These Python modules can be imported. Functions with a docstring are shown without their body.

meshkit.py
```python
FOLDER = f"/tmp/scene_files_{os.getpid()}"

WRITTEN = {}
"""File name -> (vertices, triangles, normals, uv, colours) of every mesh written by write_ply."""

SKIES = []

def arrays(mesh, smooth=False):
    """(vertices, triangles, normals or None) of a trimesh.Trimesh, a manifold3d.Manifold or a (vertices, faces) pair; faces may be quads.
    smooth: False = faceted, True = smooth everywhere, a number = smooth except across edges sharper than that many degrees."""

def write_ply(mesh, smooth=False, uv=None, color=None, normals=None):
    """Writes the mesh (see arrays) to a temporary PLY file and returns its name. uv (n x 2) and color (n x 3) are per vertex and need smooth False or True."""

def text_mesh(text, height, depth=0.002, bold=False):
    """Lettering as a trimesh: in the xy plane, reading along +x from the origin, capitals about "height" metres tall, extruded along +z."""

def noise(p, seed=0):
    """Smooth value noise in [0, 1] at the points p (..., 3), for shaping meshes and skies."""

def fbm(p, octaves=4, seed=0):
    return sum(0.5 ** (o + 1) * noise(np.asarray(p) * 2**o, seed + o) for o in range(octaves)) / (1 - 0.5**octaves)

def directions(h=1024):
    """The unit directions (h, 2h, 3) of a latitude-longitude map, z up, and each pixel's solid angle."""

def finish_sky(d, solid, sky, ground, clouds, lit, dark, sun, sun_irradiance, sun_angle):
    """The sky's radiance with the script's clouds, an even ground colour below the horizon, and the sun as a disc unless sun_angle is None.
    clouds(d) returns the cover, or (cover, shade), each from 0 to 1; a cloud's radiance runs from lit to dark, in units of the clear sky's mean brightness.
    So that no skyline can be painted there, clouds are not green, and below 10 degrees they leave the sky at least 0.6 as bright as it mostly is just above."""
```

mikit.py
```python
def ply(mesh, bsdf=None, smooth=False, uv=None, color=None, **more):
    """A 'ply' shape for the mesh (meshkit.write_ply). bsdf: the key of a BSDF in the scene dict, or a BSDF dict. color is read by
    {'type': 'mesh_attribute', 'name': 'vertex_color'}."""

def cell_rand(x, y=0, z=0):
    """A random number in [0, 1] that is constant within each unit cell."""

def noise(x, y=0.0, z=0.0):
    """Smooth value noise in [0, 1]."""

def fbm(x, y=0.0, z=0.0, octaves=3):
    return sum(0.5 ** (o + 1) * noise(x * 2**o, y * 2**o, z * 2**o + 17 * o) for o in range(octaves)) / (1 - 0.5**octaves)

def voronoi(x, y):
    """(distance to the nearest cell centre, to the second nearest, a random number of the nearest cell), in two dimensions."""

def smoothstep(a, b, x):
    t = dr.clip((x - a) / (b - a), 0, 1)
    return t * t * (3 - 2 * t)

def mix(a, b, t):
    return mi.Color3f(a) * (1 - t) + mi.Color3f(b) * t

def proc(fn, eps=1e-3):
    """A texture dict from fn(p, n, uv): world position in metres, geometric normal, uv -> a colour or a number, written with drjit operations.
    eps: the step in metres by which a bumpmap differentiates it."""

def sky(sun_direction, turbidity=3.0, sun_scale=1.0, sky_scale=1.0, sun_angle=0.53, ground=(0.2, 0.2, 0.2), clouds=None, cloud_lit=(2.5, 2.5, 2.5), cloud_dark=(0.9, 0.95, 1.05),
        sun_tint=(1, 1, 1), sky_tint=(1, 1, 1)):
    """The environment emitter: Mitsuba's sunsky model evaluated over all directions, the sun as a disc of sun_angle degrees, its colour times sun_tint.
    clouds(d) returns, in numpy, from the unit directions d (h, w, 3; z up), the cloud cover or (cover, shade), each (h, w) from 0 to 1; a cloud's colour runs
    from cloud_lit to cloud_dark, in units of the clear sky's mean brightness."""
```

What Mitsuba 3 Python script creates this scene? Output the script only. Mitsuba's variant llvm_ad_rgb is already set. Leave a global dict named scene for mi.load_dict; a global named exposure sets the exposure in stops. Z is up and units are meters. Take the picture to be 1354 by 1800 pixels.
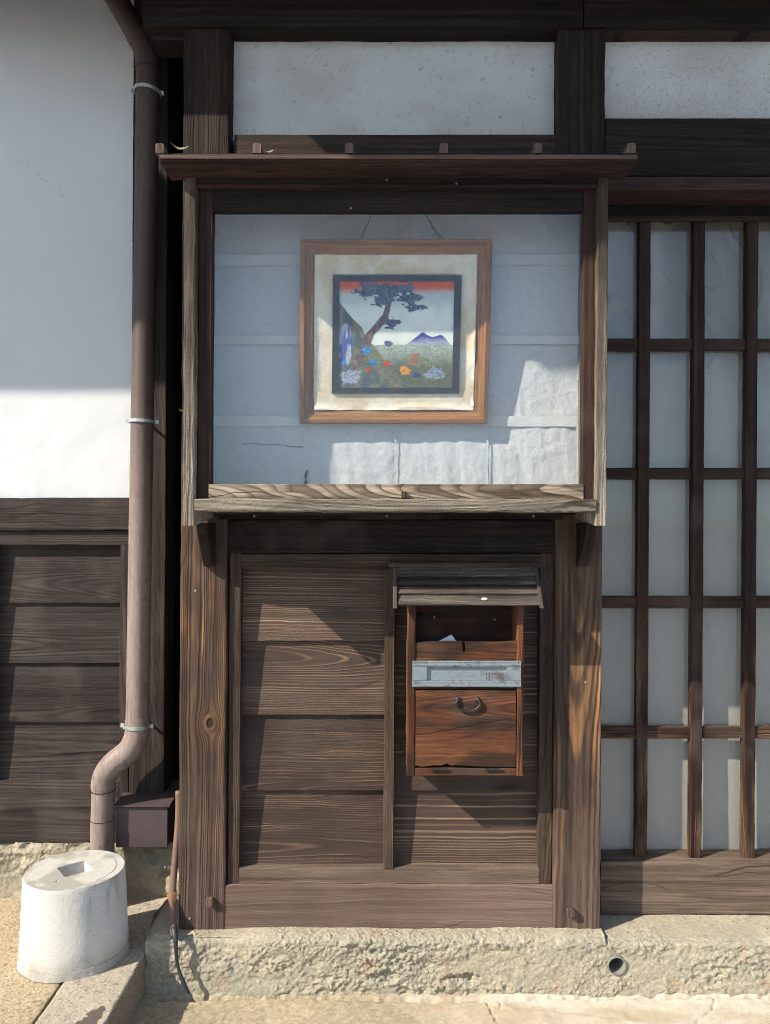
import math, random
import numpy as np, trimesh, drjit as dr, mitsuba as mi
import mikit, meshkit
from mikit import noise, fbm, voronoi, cell_rand, smoothstep, mix, proc, ply

T = mi.ScalarTransform4f
scene, labels = {}, {}
rng = np.random.default_rng(7)

# ------------------------------------------------------------------ camera, sky, exposure
CZ, CY, F, H = 1.126, -1.94, 1400.0, 920.0          # camera height, distance from the post front, focal length, horizon row
scene['camera'] = {'type': 'perspective', 'fov': math.degrees(2 * math.atan(677 / F)), 'fov_axis': 'x', 'near_clip': 0.05, 'far_clip': 2000.0,
                   'principal_point_offset_y': (900.0 - H) / 1800.0,
                   'to_world': T().look_at([0, CY, CZ], [0, 0, CZ], [0, 0, 1])}
SUN = (-1.68, -1.0, 1.43)


def clouds(d):  # unseen clouds added to lift the fill light in the shade
    q = d / np.maximum(d[..., 2:], .12)
    c = meshkit.fbm(np.stack([q[..., 0] * .55, q[..., 1] * .55, d[..., 2] * 2], -1), 5, 4)
    return np.clip((c - .52) / .16, 0, 1) * .55, np.clip((c - .62) / .3, 0, 1)


scene['sky'] = mikit.sky(SUN, turbidity=3, ground=(0.36, 0.35, 0.33), sun_angle=0.6, clouds=clouds, cloud_lit=(1.9, 1.9, 1.9), sun_tint=(.885, 1.0, 1.20), sky_tint=(1.0, 1.0, 1.0))
exposure = 2.37

# ------------------------------------------------------------------ helpers
LEAN = 0.0061                                        # the old house leans a little to the right


def WX(u, v, y):
    """world x of a measured point of the leaning front at depth y"""
    d = y - CY
    return (u - 677) * d / F - LEAN * ((H - v) * d / F)


def WZ(v, y):
    return CZ + (H - v) * (y - CY) / F


used = {}


def key_of(name):
    n = used.get(name, 0)
    used[name] = n + 1
    return name if n == 0 else f'{name}_{n:03d}'


def put(name, mesh, bsdf, smooth=False, uv=None, lean=True, parent=None, label=None, **more):
    v, f = np.array(mesh[0] if isinstance(mesh, tuple) else mesh.vertices, float), np.array(mesh[1] if isinstance(mesh, tuple) else mesh.faces, int)
    if lean:
        v = v.copy()
        v[:, 0] += LEAN * (v[:, 2] - CZ)
    key = key_of((parent + '__' if parent else '') + name)
    scene[key] = ply((v, f), bsdf, smooth=smooth, uv=uv, **more)
    if label:
        labels[key] = {'label': label}
    return key


def thing(name, label, cat, group=None):
    key = key_of(name)
    labels[key] = {'label': label, 'category': cat}
    if group:
        labels[key]['group'] = group
    return key


WOOD_ID = [0]


def timber(axis, x0, x1, y0, y1, z0, z1, kind, ch=0.002, wob=0.0008, tilt=None, n=None, sid=None):
    """A sawn piece: rounded edges, slightly uneven arrises, grain coordinates along its length. y0 is its front."""
    lo, hi = {'x': (x0, x1), 'z': (z0, z1), 'y': (y0, y1)}[axis]
    c0, c1 = {'x': (z0, z1), 'z': (x0, x1), 'y': (x0, x1)}[axis]
    d0, d1 = {'x': (y0, y1), 'z': (y0, y1), 'y': (z0, z1)}[axis]
    if axis == 'y':
        d0, d1 = d1, d0
    L, hw, hd = hi - lo, (c1 - c0) / 2, (d1 - d0) / 2
    s = 1 if hd > 0 else -1
    ahd = abs(hd)
    ch = min(ch, hw * .45, ahd * .45)
    k = ch * 0.3
    # section (c, d), d negative = front; starts and ends in the middle of the back
    sec = np.array([(0, ahd), (-hw + ch, ahd), (-hw + k, ahd - k), (-hw, ahd - ch), (-hw, -ahd + ch), (-hw + k, -ahd + k), (-hw + ch, -ahd), (0, -ahd),
                    (hw - ch, -ahd), (hw - k, -ahd + k), (hw, -ahd + ch), (hw, ahd - ch), (hw - k, ahd - k), (hw - ch, ahd), (0, ahd)])
    per = np.concatenate([[0], np.cumsum(np.linalg.norm(np.diff(sec, axis=0), axis=1))])
    per = per - per[7]
    n = n or int(np.clip(L / 0.02, 2, 90))
    a = np.linspace(0, L, n)
    sid = WOOD_ID[0] = (WOOD_ID[0] + 1) % 97
    m = len(sec)
    A = np.repeat(a[:, None], m, 1)
    C = np.repeat(sec[None, :, 0], n, 0)
    D = np.repeat(sec[None, :, 1], n, 0)
    if wob:
        w1 = meshkit.fbm(np.stack([a * 25, a * 0 + sid * 3.1, a * 0], -1), 3) - .5
        w2 = meshkit.fbm(np.stack([a * 25, a * 0 + sid * 5.7 + 50, a * 0], -1), 3) - .5
        w3 = meshkit.fbm(np.stack([a * 9, a * 0 + sid * 2.7 + 90, a * 0], -1), 2) - .5
        C = C + np.where(sec[None, :, 0] < -hw * .5, 1, 0) * w1[:, None] * wob * 2 + np.where(sec[None, :, 0] > hw * .5, 1, 0) * w2[:, None] * wob * 2
        D = D + np.where(sec[None, :, 1] < 0, 1, 0) * w3[:, None] * wob
    i, j = np.meshgrid(np.arange(n - 1), np.arange(m - 1), indexing='ij')
    q = np.stack([i * m + j, i * m + j + 1, (i + 1) * m + j + 1, (i + 1) * m + j], -1).reshape(-1, 4)
    f = np.vstack([q[:, [0, 1, 2]], q[:, [0, 2, 3]]])
    V = np.stack([A.ravel(), C.ravel(), D.ravel()], 1)
    UVp = np.stack([A.ravel(), np.repeat(per[None], n, 0).ravel()], 1)
    vs, fs, uvs = [V], [f], [UVp]
    at = len(V)
    for e, o in ((0, 1), (n - 1, -1)):
        ring = V[e * m:(e + 1) * m - 1]
        cen = np.array([[a[e], 0, 0]])
        vs += [ring, cen]
        r = np.arange(len(ring))
        t = np.stack([r + at, (r + 1) % len(ring) + at, r * 0 + at + len(ring)], 1)
        fs.append(t[:, ::-1] if o > 0 else t)
        uvs += [np.stack([a[e] + ring[:, 2], ring[:, 1]], 1), np.array([[a[e], 0.0]])]
        at += len(ring) + 1
    V, f, uv = np.vstack(vs), np.vstack(fs), np.vstack(uvs)
    al, cc, dd = V[:, 0] + lo, V[:, 1] + (c0 + c1) / 2, V[:, 2] * s + (d0 + d1) / 2
    W = {'x': (al, dd, cc), 'z': (cc, dd, al), 'y': (cc, al, dd)}[axis]
    W = np.stack(W, 1)
    tm = trimesh.Trimesh(W, f, process=False)
    if tm.volume < 0:
        f = f[:, ::-1]
    uv = np.stack([uv[:, 0] + 0.9 + 4.0 * sid, uv[:, 1] + 2.0 * kind + 1.0], 1)
    if tilt is not None:
        W = tilt(W)
    return W, f, uv


def wood(name, parent, axis, box, kind, label=None, lean=True, **kw):
    W, f, uv = timber(axis, *box, kind, **kw)
    return put(name, (W, f), 'wood', uv=uv, parent=parent, label=label, lean=lean)


def pxbox(u0, v0, u1, v1, yf, yb, vm=None):
    """a box whose front face (at depth yf) was measured in the photograph"""
    vm = (v0 + v1) / 2 if vm is None else vm
    return WX(u0, vm, yf), WX(u1, vm, yf), yf, yb, WZ(v1, yf), WZ(v0, yf)


def rot_x(W, deg, y, z):
    c, s = math.cos(math.radians(deg)), math.sin(math.radians(deg))
    o = W.copy()
    dy, dz = W[:, 1] - y, W[:, 2] - z
    o[:, 1], o[:, 2] = y + c * dy - s * dz, z + s * dy + c * dz
    return o


def grid(nu, nv, fn):
    """a sheet: fn(s, t) -> (n, 3) for s, t in 0..1; normals follow ds x dt"""
    s, t = np.meshgrid(np.linspace(0, 1, nu), np.linspace(0, 1, nv), indexing='ij')
    P = fn(s.ravel(), t.ravel())
    i, j = np.meshgrid(np.arange(nu - 1), np.arange(nv - 1), indexing='ij')
    q = np.stack([i * nv + j, (i + 1) * nv + j, (i + 1) * nv + j + 1, i * nv + j + 1], -1).reshape(-1, 4)
    return (P, np.vstack([q[:, [0, 1, 2]], q[:, [0, 2, 3]]])), np.stack([s.ravel(), t.ravel()], 1)


def tube(points, r, sides=24, smooth_n=0):
    p = np.asarray(points, float)
    rr = np.broadcast_to(np.asarray(r, float), (len(p),))
    t = np.gradient(p, axis=0)
    t /= np.linalg.norm(t, axis=1, keepdims=True) + 1e-12
    up = np.array([0.0, 1.0, 0.0])
    a = np.cross(t, np.where(np.abs(t @ up)[:, None] < .9, up, [1.0, 0, 0]))
    a /= np.linalg.norm(a, axis=1, keepdims=True)
    b = np.cross(t, a)
    ang = np.arange(sides) * 2 * np.pi / sides
    v = p[:, None] + rr[:, None, None] * (np.cos(ang)[None, :, None] * a[:, None] + np.sin(ang)[None, :, None] * b[:, None])
    n = len(p)
    i, j = np.meshgrid(np.arange(n - 1), np.arange(sides), indexing='ij')
    q = np.stack([i * sides + j, i * sides + (j + 1) % sides, (i + 1) * sides + (j + 1) % sides, (i + 1) * sides + j], -1).reshape(-1, 4)
    f = np.vstack([q[:, [0, 1, 2]], q[:, [0, 2, 3]]])
    v = v.reshape(-1, 3)
    c0, c1 = len(v), len(v) + 1
    v = np.vstack([v, p[:1], p[-1:]])
    r_ = np.arange(sides)
    f = np.vstack([f, np.stack([(r_ + 1) % sides, r_, r_ * 0 + c0], 1), np.stack([(n - 1) * sides + r_, (n - 1) * sides + (r_ + 1) % sides, r_ * 0 + c1], 1)])
    m = trimesh.Trimesh(v, f, process=False)
    if m.volume < 0:
        m.invert()
    return m


def spline(pts, n=40):
    from scipy.interpolate import CubicSpline
    pts = np.asarray(pts, float)
    d = np.concatenate([[0], np.cumsum(np.linalg.norm(np.diff(pts, axis=0), axis=1))])
    return CubicSpline(d, pts)(np.linspace(0, d[-1], n))


def ball(c, r, squash=(1, .5, 1)):
    m = trimesh.creation.icosphere(subdivisions=2, radius=r)
    m.vertices = m.vertices * np.array(squash) + np.array(c)
    return m


def lathe(profile, c, sides=48):
    m = trimesh.creation.revolve(np.asarray(profile, float), sections=sides)
    m.apply_translation(c)
    return m


# ------------------------------------------------------------------ materials
# wood kinds: base (stain), worn (bare wood on the ridges), groove, wear, ring spacing, relief, rough
KINDS = [
    # base                  worn                  wear  rings  relief  cracks
    ((.021, .0155, .0135), (.046, .034, .028), .60, 105, .0004, .45),  # 0 dark beam
    ((.098, .066, .053), (.350, .230, .155), .95, 68, .0014, .35),   # 1 wainscot plank
    ((.100, .063, .047), (.400, .205, .085), .95, 84, .0013, .35),  # 2 post, orange where worn
    ((.105, .078, .058), (.600, .520, .415), 1.3, 200, .0013, .9),   # 3 weathered ledge
    ((.050, .039, .037), (.110, .088, .080), .75, 105, .0010, .5),   # 4 stained boards of the plastered house
    ((.110, .042, .023), (.340, .140, .056), .75, 190, .0008, .6),   # 5 letter box red
    ((.330, .150, .052), (.520, .300, .095), .70, 260, .0001, .1),  # 6 picture frame
    ((.155, .102, .083), (.300, .225, .185), .55, 90, .0008, 1.0),    # 7 base beam, pinkish
    ((.040, .024, .0215), (.150, .082, .068), .40, 150, .0006, .4),   # 8 case roof, reddish
    ((.038, .0215, .017), (.300, .170, .095), .85, 200, .0006, .4), # 9 lattice
    ((.100, .080, .069), (.400, .340, .290), .85, 160, .0008, .7),   # 10 letter box roof, greyed
    ((.052, .036, .029), (.190, .122, .080), .65, 140, .0009, .5),   # 11 wainscot frame
    ((.105, .072, .051), (.440, .355, .265), 1.3, 100, .0016, .9),   # 12 weathered, cross-cut swirls
    ((.165, .118, .090), (.320, .240, .180), .70, 125, .0009, .7),   # 13 lattice sill
]


def pick(kind, col):
    vals = [k[col] for k in KINDS]
    if isinstance(vals[0], tuple):
        r = mi.Color3f(*vals[0])
        for i in range(1, len(vals)):
            r = dr.select(kind > i - .5, mi.Color3f(*vals[i]), r)
        return r
    r = mi.Float(vals[0])
    for i in range(1, len(vals)):
        r = dr.select(kind > i - .5, mi.Float(vals[i]), r)
    return r


KNOT = (WX(370, 1272, 0) + LEAN * (WZ(1272, 0) - CZ), WZ(1272, 0))


def grain(p, uv):
    sid = dr.floor(uv.x / 4.0)
    a = uv.x - 4.0 * sid
    kind = dr.floor(uv.y / 2.0)
    c = uv.y - 2.0 * kind - 1.0
    r1, r2, r3 = cell_rand(sid, kind, 1), cell_rand(sid, kind, 2), cell_rand(sid, kind, 3)
    # the fibres of the left post part around its knot
    kx, kz = p.x - KNOT[0], (p.z - KNOT[1]) * .72
    k2 = kx * kx + kz * kz
    here = dr.select((kind > 1.5) & (kind < 2.5) & (k2 < .02), mi.Float(1), mi.Float(0))
    knot = here * (1 - smoothstep(.006, .011, dr.sqrt(k2)))
    halo = here * (1 - smoothstep(.010, .019, dr.sqrt(k2)))
    c = c - here * kx * .00030 / dr.maximum(k2, .00030)
    pith = (r1 - .5) * .20
    bend = (noise(a * 1.4, r2 * 40) - .5) * .034 + (noise(a * 4.5, c * 7, r2 * 70) - .5) * .011 + (noise(a * 13, c * 30, r3 * 9) - .5) * .0040 + (noise(a * 45, c * 80, r3 * 5) - .5) * .0014
    h = .004 + .014 * r3 + .050 * dr.square(noise(a * 1.3 + r1 * 9, r3 * 30))
    dc = c - pith + bend
    rad = dr.sqrt(dc * dc + h * h)
    rings = (.75 * rad + 6.0 * rad * rad) * pick(kind, 3) * (.8 + .7 * r2) * 1.25
    rings = rings + 1.8 * noise(rings * .35, r2 * 33)
    swirl = a * 20 + c * 60 + 4.5 * noise(a * 4, c * 24, 3) + 1.2 * noise(a * 14, c * 50, 5)
    cross = (kind > 11.5) & (kind < 12.5)
    rings = dr.select(cross, swirl, rings)
    f = rings - dr.floor(rings)
    plank = ((kind > .5) & (kind < 1.5)) | ((kind > 6.5) & (kind < 7.5))
    t0 = .82 - .40 * dr.clip(rad * 15, .15, 1)
    thin = smoothstep(t0, t0 + .13, f) * (1 - smoothstep(.86, .97, f))
    flame = (.15 + .85 * smoothstep(.02, .16, f) * (1 - .6 * smoothstep(.60, .98, f))) * (.45 + .75 * noise(a * 9, c * 160, r1 * 40))
    ridge = dr.select(cross, flame, mi.Float(0)) + dr.select(cross, mi.Float(0), mi.Float(1)) * dr.select(plank, thin, smoothstep(.18, .50, f) * (1 - smoothstep(.86, .98, f)))
    ridge = ridge * (.30 + .70 * cell_rand(dr.floor(rings), sid, 5)) * dr.select(plank, .75 + .35 * noise(a * 5, c * 40, r1 * 40), .55 + .75 * noise(a * 7, c * 90, r1 * 40))
    s1 = noise(a * 3.0, c * 130, r1 * 50)
    s2 = .5 * noise(a * 16, c * 520, r2 * 50) + .5 * noise(a * 40, c * 300, r3 * 50)
    crk = dr.abs(noise(a * 1.3 + r2 * 7, c * 34 + bend * 90 + 1.5 * noise(a * 7, r2 * 8), r1 * 77) - .5)
    crack = (1 - smoothstep(.004, .020, crk)) * smoothstep(.56, .72, noise(a * 3.2, c * 18, r3 * 51)) * pick(kind, 5)
    return sid, a, kind, c, ridge, s1, s2, crack, r1, r2, knot, halo


def wood_color(p, n, uv):
    sid, a, kind, c, ridge, s1, s2, crack, r1, r2, knot, halo = grain(p, uv)
    base, worn, wear = pick(kind, 0), pick(kind, 1), pick(kind, 2)
    tight = dr.select((kind > 1.5) & (kind < 2.5), mi.Float(.06), mi.Float(0))
    patch = .6 * fbm(a * 3.2 + r1 * 11, c * 11, r2 * 23) + .4 * fbm(a * 7, c * 55, r1 * 31)
    # sun and rain take the stain off: most on the lower halves of the posts and of the lattice; eave shade is painted into the upper posts
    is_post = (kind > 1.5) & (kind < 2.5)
    is_lat = (kind > 8.5) & (kind < 9.5)
    ledge = ((kind > 2.5) & (kind < 3.5)) | ((kind > 11.5) & (kind < 12.5))
    plank = ((kind > .5) & (kind < 1.5)) | ((kind > 6.5) & (kind < 7.5))
    post_shade = dr.select(is_post, smoothstep(1.15, 1.45, p.z), mi.Float(0))
    base = mix(base, mi.Color3f(.024, .0175, .015), post_shade)
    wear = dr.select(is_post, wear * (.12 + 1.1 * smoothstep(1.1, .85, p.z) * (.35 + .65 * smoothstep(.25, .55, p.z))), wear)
    wear = dr.select(is_lat, wear * (.08 + 1.5 * smoothstep(1.05, .55, p.z)), wear)
    m = wear * smoothstep(.36, .58, patch - tight + .22 * (r1 - .5)) * (.06 + .94 * ridge) * (.40 + 1.1 * s2)
    bare = smoothstep(1.80, 1.22, p.z) * (.02 + 1.15 * ridge) * (.25 + 1.2 * s2) + .25 * (smoothstep(.4, .7, patch) - .3)
    m = dr.select(ledge, bare, m)
    col = base * dr.select(plank, (.8 + .4 * s1) * (.84 + .32 * s2), (.55 + .80 * s1) * (.65 + .70 * s2)) * (.85 + .3 * r1)
    col = mix(col, worn * (.65 + .6 * s1), dr.clip(m, 0, 1))
    # rain splash greys the feet of the posts
    grey = dr.select(is_post, smoothstep(.50, .15, p.z) * .65, mi.Float(0))
    col = mix(col, mi.Color3f(.155, .110, .092) * (.5 + .5 * s1 + .5 * s2) * (.65 + .6 * ridge), grey)
    red = (kind > 4.5) & (kind < 5.5)
    grime = dr.select(red, smoothstep(.42, .66, fbm(a * 7, c * 22, r2 * 31)) * .85, mi.Float(0))
    col = mix(col, mi.Color3f(.035, .024, .018), grime)
    col = mix(col, mi.Color3f(.20, .11, .055), halo * .5)
    col = mix(col, mi.Color3f(.035, .022, .016), knot * (.75 + .25 * s1))
    col = col * (.74 + .52 * fbm(p.x * 5 + sid, p.z * 5, p.y * 5))
    dusty = smoothstep(.50, .74, fbm(p.x * 9 + 5, p.z * 7, sid * 3.0)) * smoothstep(1.9, .9, p.z)
    col = mix(col, mi.Color3f(.17, .135, .112), dusty * .22)
    return col * (1 - .75 * crack) * (1 - .34 * (1 - ridge) * dr.clip(wear, 0, 1))


def wood_bump(p, n, uv):
    sid, a, kind, c, ridge, s1, s2, crack, r1, r2, knot, halo = grain(p, uv)
    return (ridge + .45 * s2 - 1.2 * crack + 1.5 * halo - 3.0 * knot) * pick(kind, 4)


def bumped(color, bump, rough=.75, spec=.35, eps=8e-4, **kw):
    b = {'type': 'principled', 'base_color': color, 'roughness': rough, 'specular': spec, **kw}
    return {'type': 'bumpmap', 'arbitrary': proc(bump, eps), 'scale': 1.0, 'bsdf': b}


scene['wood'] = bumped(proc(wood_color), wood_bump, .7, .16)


def seg(x, z, ax, az, bx, bz):
    dx, dz = bx - ax, bz - az
    t = dr.clip(((x - ax) * dx + (z - az) * dz) / (dx * dx + dz * dz), 0, 1)
    return dr.sqrt(dr.square(x - ax - t * dx) + dr.square(z - az - t * dz))


CRK = [(WX(u, v, .27), WZ(v, .27)) for u, v in ((28, 283), (50, 292), (84, 318), (104, 334), (126, 352), (160, 364))]


def white_color(p, n, uv):
    m = fbm(p.x * 3, p.z * 2.2, 4)
    wobble = (noise(p.x * 90, p.z * 90) - .5) * .012
    d = mi.Float(9)
    for (ax, az), (bx, bz) in zip(CRK, CRK[1:]):
        d = dr.minimum(d, seg(p.x + wobble, p.z + wobble, ax, az, bx, bz))
    line = 1 - smoothstep(.0003, .0012, d)
    return mi.Color3f(.71, .72, .735) * (.93 + .1 * m) * (1 - .22 * line)


def white_bump(p, n, uv):
    return .0035 * fbm(p.x * 11, p.z * 9, 1) + .0012 * fbm(p.x * 46 + p.z * 12, p.z * 34, 2)


scene['white_plaster'] = bumped(proc(white_color), white_bump, .9, .2, 2e-3)


def grey_color(p, n, uv):
    m = fbm(p.x * 4, p.z * 5, 7)
    far = p.x > .6
    dens = dr.select(far, .42 + .9 * fbm(p.x * 3.4, p.z * 5, 2) * smoothstep(2.3, 2.12, p.z), -.02 + .36 * fbm(p.x * 5, p.z * 6, 5))
    s = dr.select(far, mi.Float(170), mi.Float(85))
    x, z = p.x * s + noise(p.x * 300, p.z * 300), p.z * s + noise(p.x * 300, p.z * 300, 7)
    d1, d2, w = voronoi(x, z)
    dot = (1 - smoothstep(.08, .34, d1)) * (.4 + .6 * cell_rand(dr.floor(w * 977), 3)) * dr.select(w < dens, mi.Float(1), mi.Float(0)) * dr.select(far, mi.Float(.75), mi.Float(.55))
    stain = smoothstep(.45, .75, fbm(p.x * 6, p.z * 9, 12))
    col = mix((.62, .61, .59), (.50, .46, .42), stain * .55) * (.88 + .22 * m)
    return mix(col, (.17, .13, .11), dot)


def grey_bump(p, n, uv):
    return .0009 * fbm(p.x * 40, p.z * 40, 1) + .0008 * fbm(p.x * 160, p.z * 120, 4)


scene['grey_plaster'] = bumped(proc(grey_color), grey_bump, .9, .2, 1e-3)


def stone_color(p, n, uv):
    q = p.z + p.y * .7
    a = fbm(p.x * 9, q * 14, p.y * 9)
    b = noise(p.x * 150, q * 150, p.y * 150)
    b2 = noise(p.x * 420, q * 420, p.y * 420)
    moss = smoothstep(.50, .72, fbm(p.x * 7 + 9, q * 12, 3))
    col = mix((.435, .385, .29), (.345, .31, .24), a)
    col = mix(col, (.33, .315, .245), moss * .5)
    rust = smoothstep(.73, .80, fbm(p.x * 21 + 3, q * 13, 8))
    col = mix(col, (.40, .19, .10), rust * .2)
    return col * (.70 + .32 * b + .28 * b2)


def stone_bump(p, n, uv):
    rough = smoothstep(.38, .66, fbm(p.x * 8, p.z * 15, p.y * 8))
    return (.002 + .0065 * rough) * fbm(p.x * 60, p.z * 60, p.y * 60) + (.0028 + .003 * rough) * fbm(p.x * 190, p.z * 190, p.y * 190, 2)


scene['mortar'] = bumped(proc(stone_color), stone_bump, .95, .15, 1.2e-3)


def ground_color(p, n, uv):
    a = fbm(p.x * 5, p.y * 8, 1)
    stone = smoothstep(-.02, .16, p.x + .25 * (noise(p.y * 6, p.x * 3) - .5))
    fine = noise(p.x * 330, p.y * 330) * .5 + noise(p.x * 120, p.y * 120) * .5
    sandy = mix((.46, .385, .265), (.39, .33, .235), a)
    cream = mix((.60, .54, .45), (.50, .42, .31), smoothstep(.35, .7, fbm(p.x * 7, p.y * 16, 5)))
    pink = smoothstep(.66, .72, fbm(p.x * 10 + 4, p.y * 22, 6))
    cream = mix(cream, (.50, .28, .18), pink * .22)
    col = mix(sandy, cream, stone)
    return col * (.66 + .62 * mix(mi.Color3f(fine), mi.Color3f(.5), stone * .55))


def ground_bump(p, n, uv):
    stone = smoothstep(-.02, .16, p.x)
    return .0016 * fbm(p.x * 90, p.y * 90) * (1 - .5 * stone) + .0009 * noise(p.x * 300, p.y * 300) * (1 - .6 * stone) + .003 * stone * fbm(p.x * 14 + p.y * 9, p.y * 30, 3)


scene['sandy_ground'] = bumped(proc(ground_color), ground_bump, .95, .15, 1.5e-3)


def slab_color(p, n, uv):
    a = fbm(p.x * 6, p.y * 6, 2)
    g = noise(p.x * 260, p.y * 260, p.z * 260) * .55 + noise(p.x * 560, p.y * 560, p.z * 560) * .45
    col = mix((.45, .365, .245), (.42, .37, .29), smoothstep(.4, .7, a))
    dark = smoothstep(.66, .8, noise(p.x * 200 + 7, p.y * 200))
    return col * (.62 + .75 * g) * (1 - .35 * dark)


def kerb_color(p, n, uv):
    g = noise(p.x * 240, p.y * 240, p.z * 240) * .5 + noise(p.x * 520, p.y * 520, p.z * 520) * .5
    col = mix((.47, .41, .32), (.40, .35, .29), fbm(p.x * 7, p.y * 7, 5))
    # one dark spilled stain beside the concrete foot
    ex, ey = p.x + .610 + .04 * (p.y + .33), p.y + .315
    sd = dr.sqrt(dr.square(ex / .022) + dr.square(ey / .085)) + 1.3 * (fbm(p.x * 42, p.y * 42, 3, 3) - .5)
    st = (1 - smoothstep(.80, .95, sd)) * dr.select(p.z > .08, mi.Float(1), mi.Float(0))
    dark = smoothstep(.62, .8, noise(p.x * 190 + 7, p.y * 190, p.z * 190))
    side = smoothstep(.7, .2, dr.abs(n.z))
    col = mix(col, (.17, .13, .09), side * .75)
    return mix(col * (.55 + .9 * g) * (1 - .35 * dark), (.10, .075, .070), st * .9)


def slab_bump(p, n, uv):
    return .0012 * noise(p.x * 230, p.y * 230, p.z * 230) + .0014 * fbm(p.x * 60, p.y * 60, p.z * 60)


scene['yellow_slab'] = bumped(proc(slab_color), slab_bump, .95, .15, 1.2e-3)
scene['granite'] = bumped(proc(kerb_color), slab_bump, .9, .2, 1.2e-3)


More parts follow.
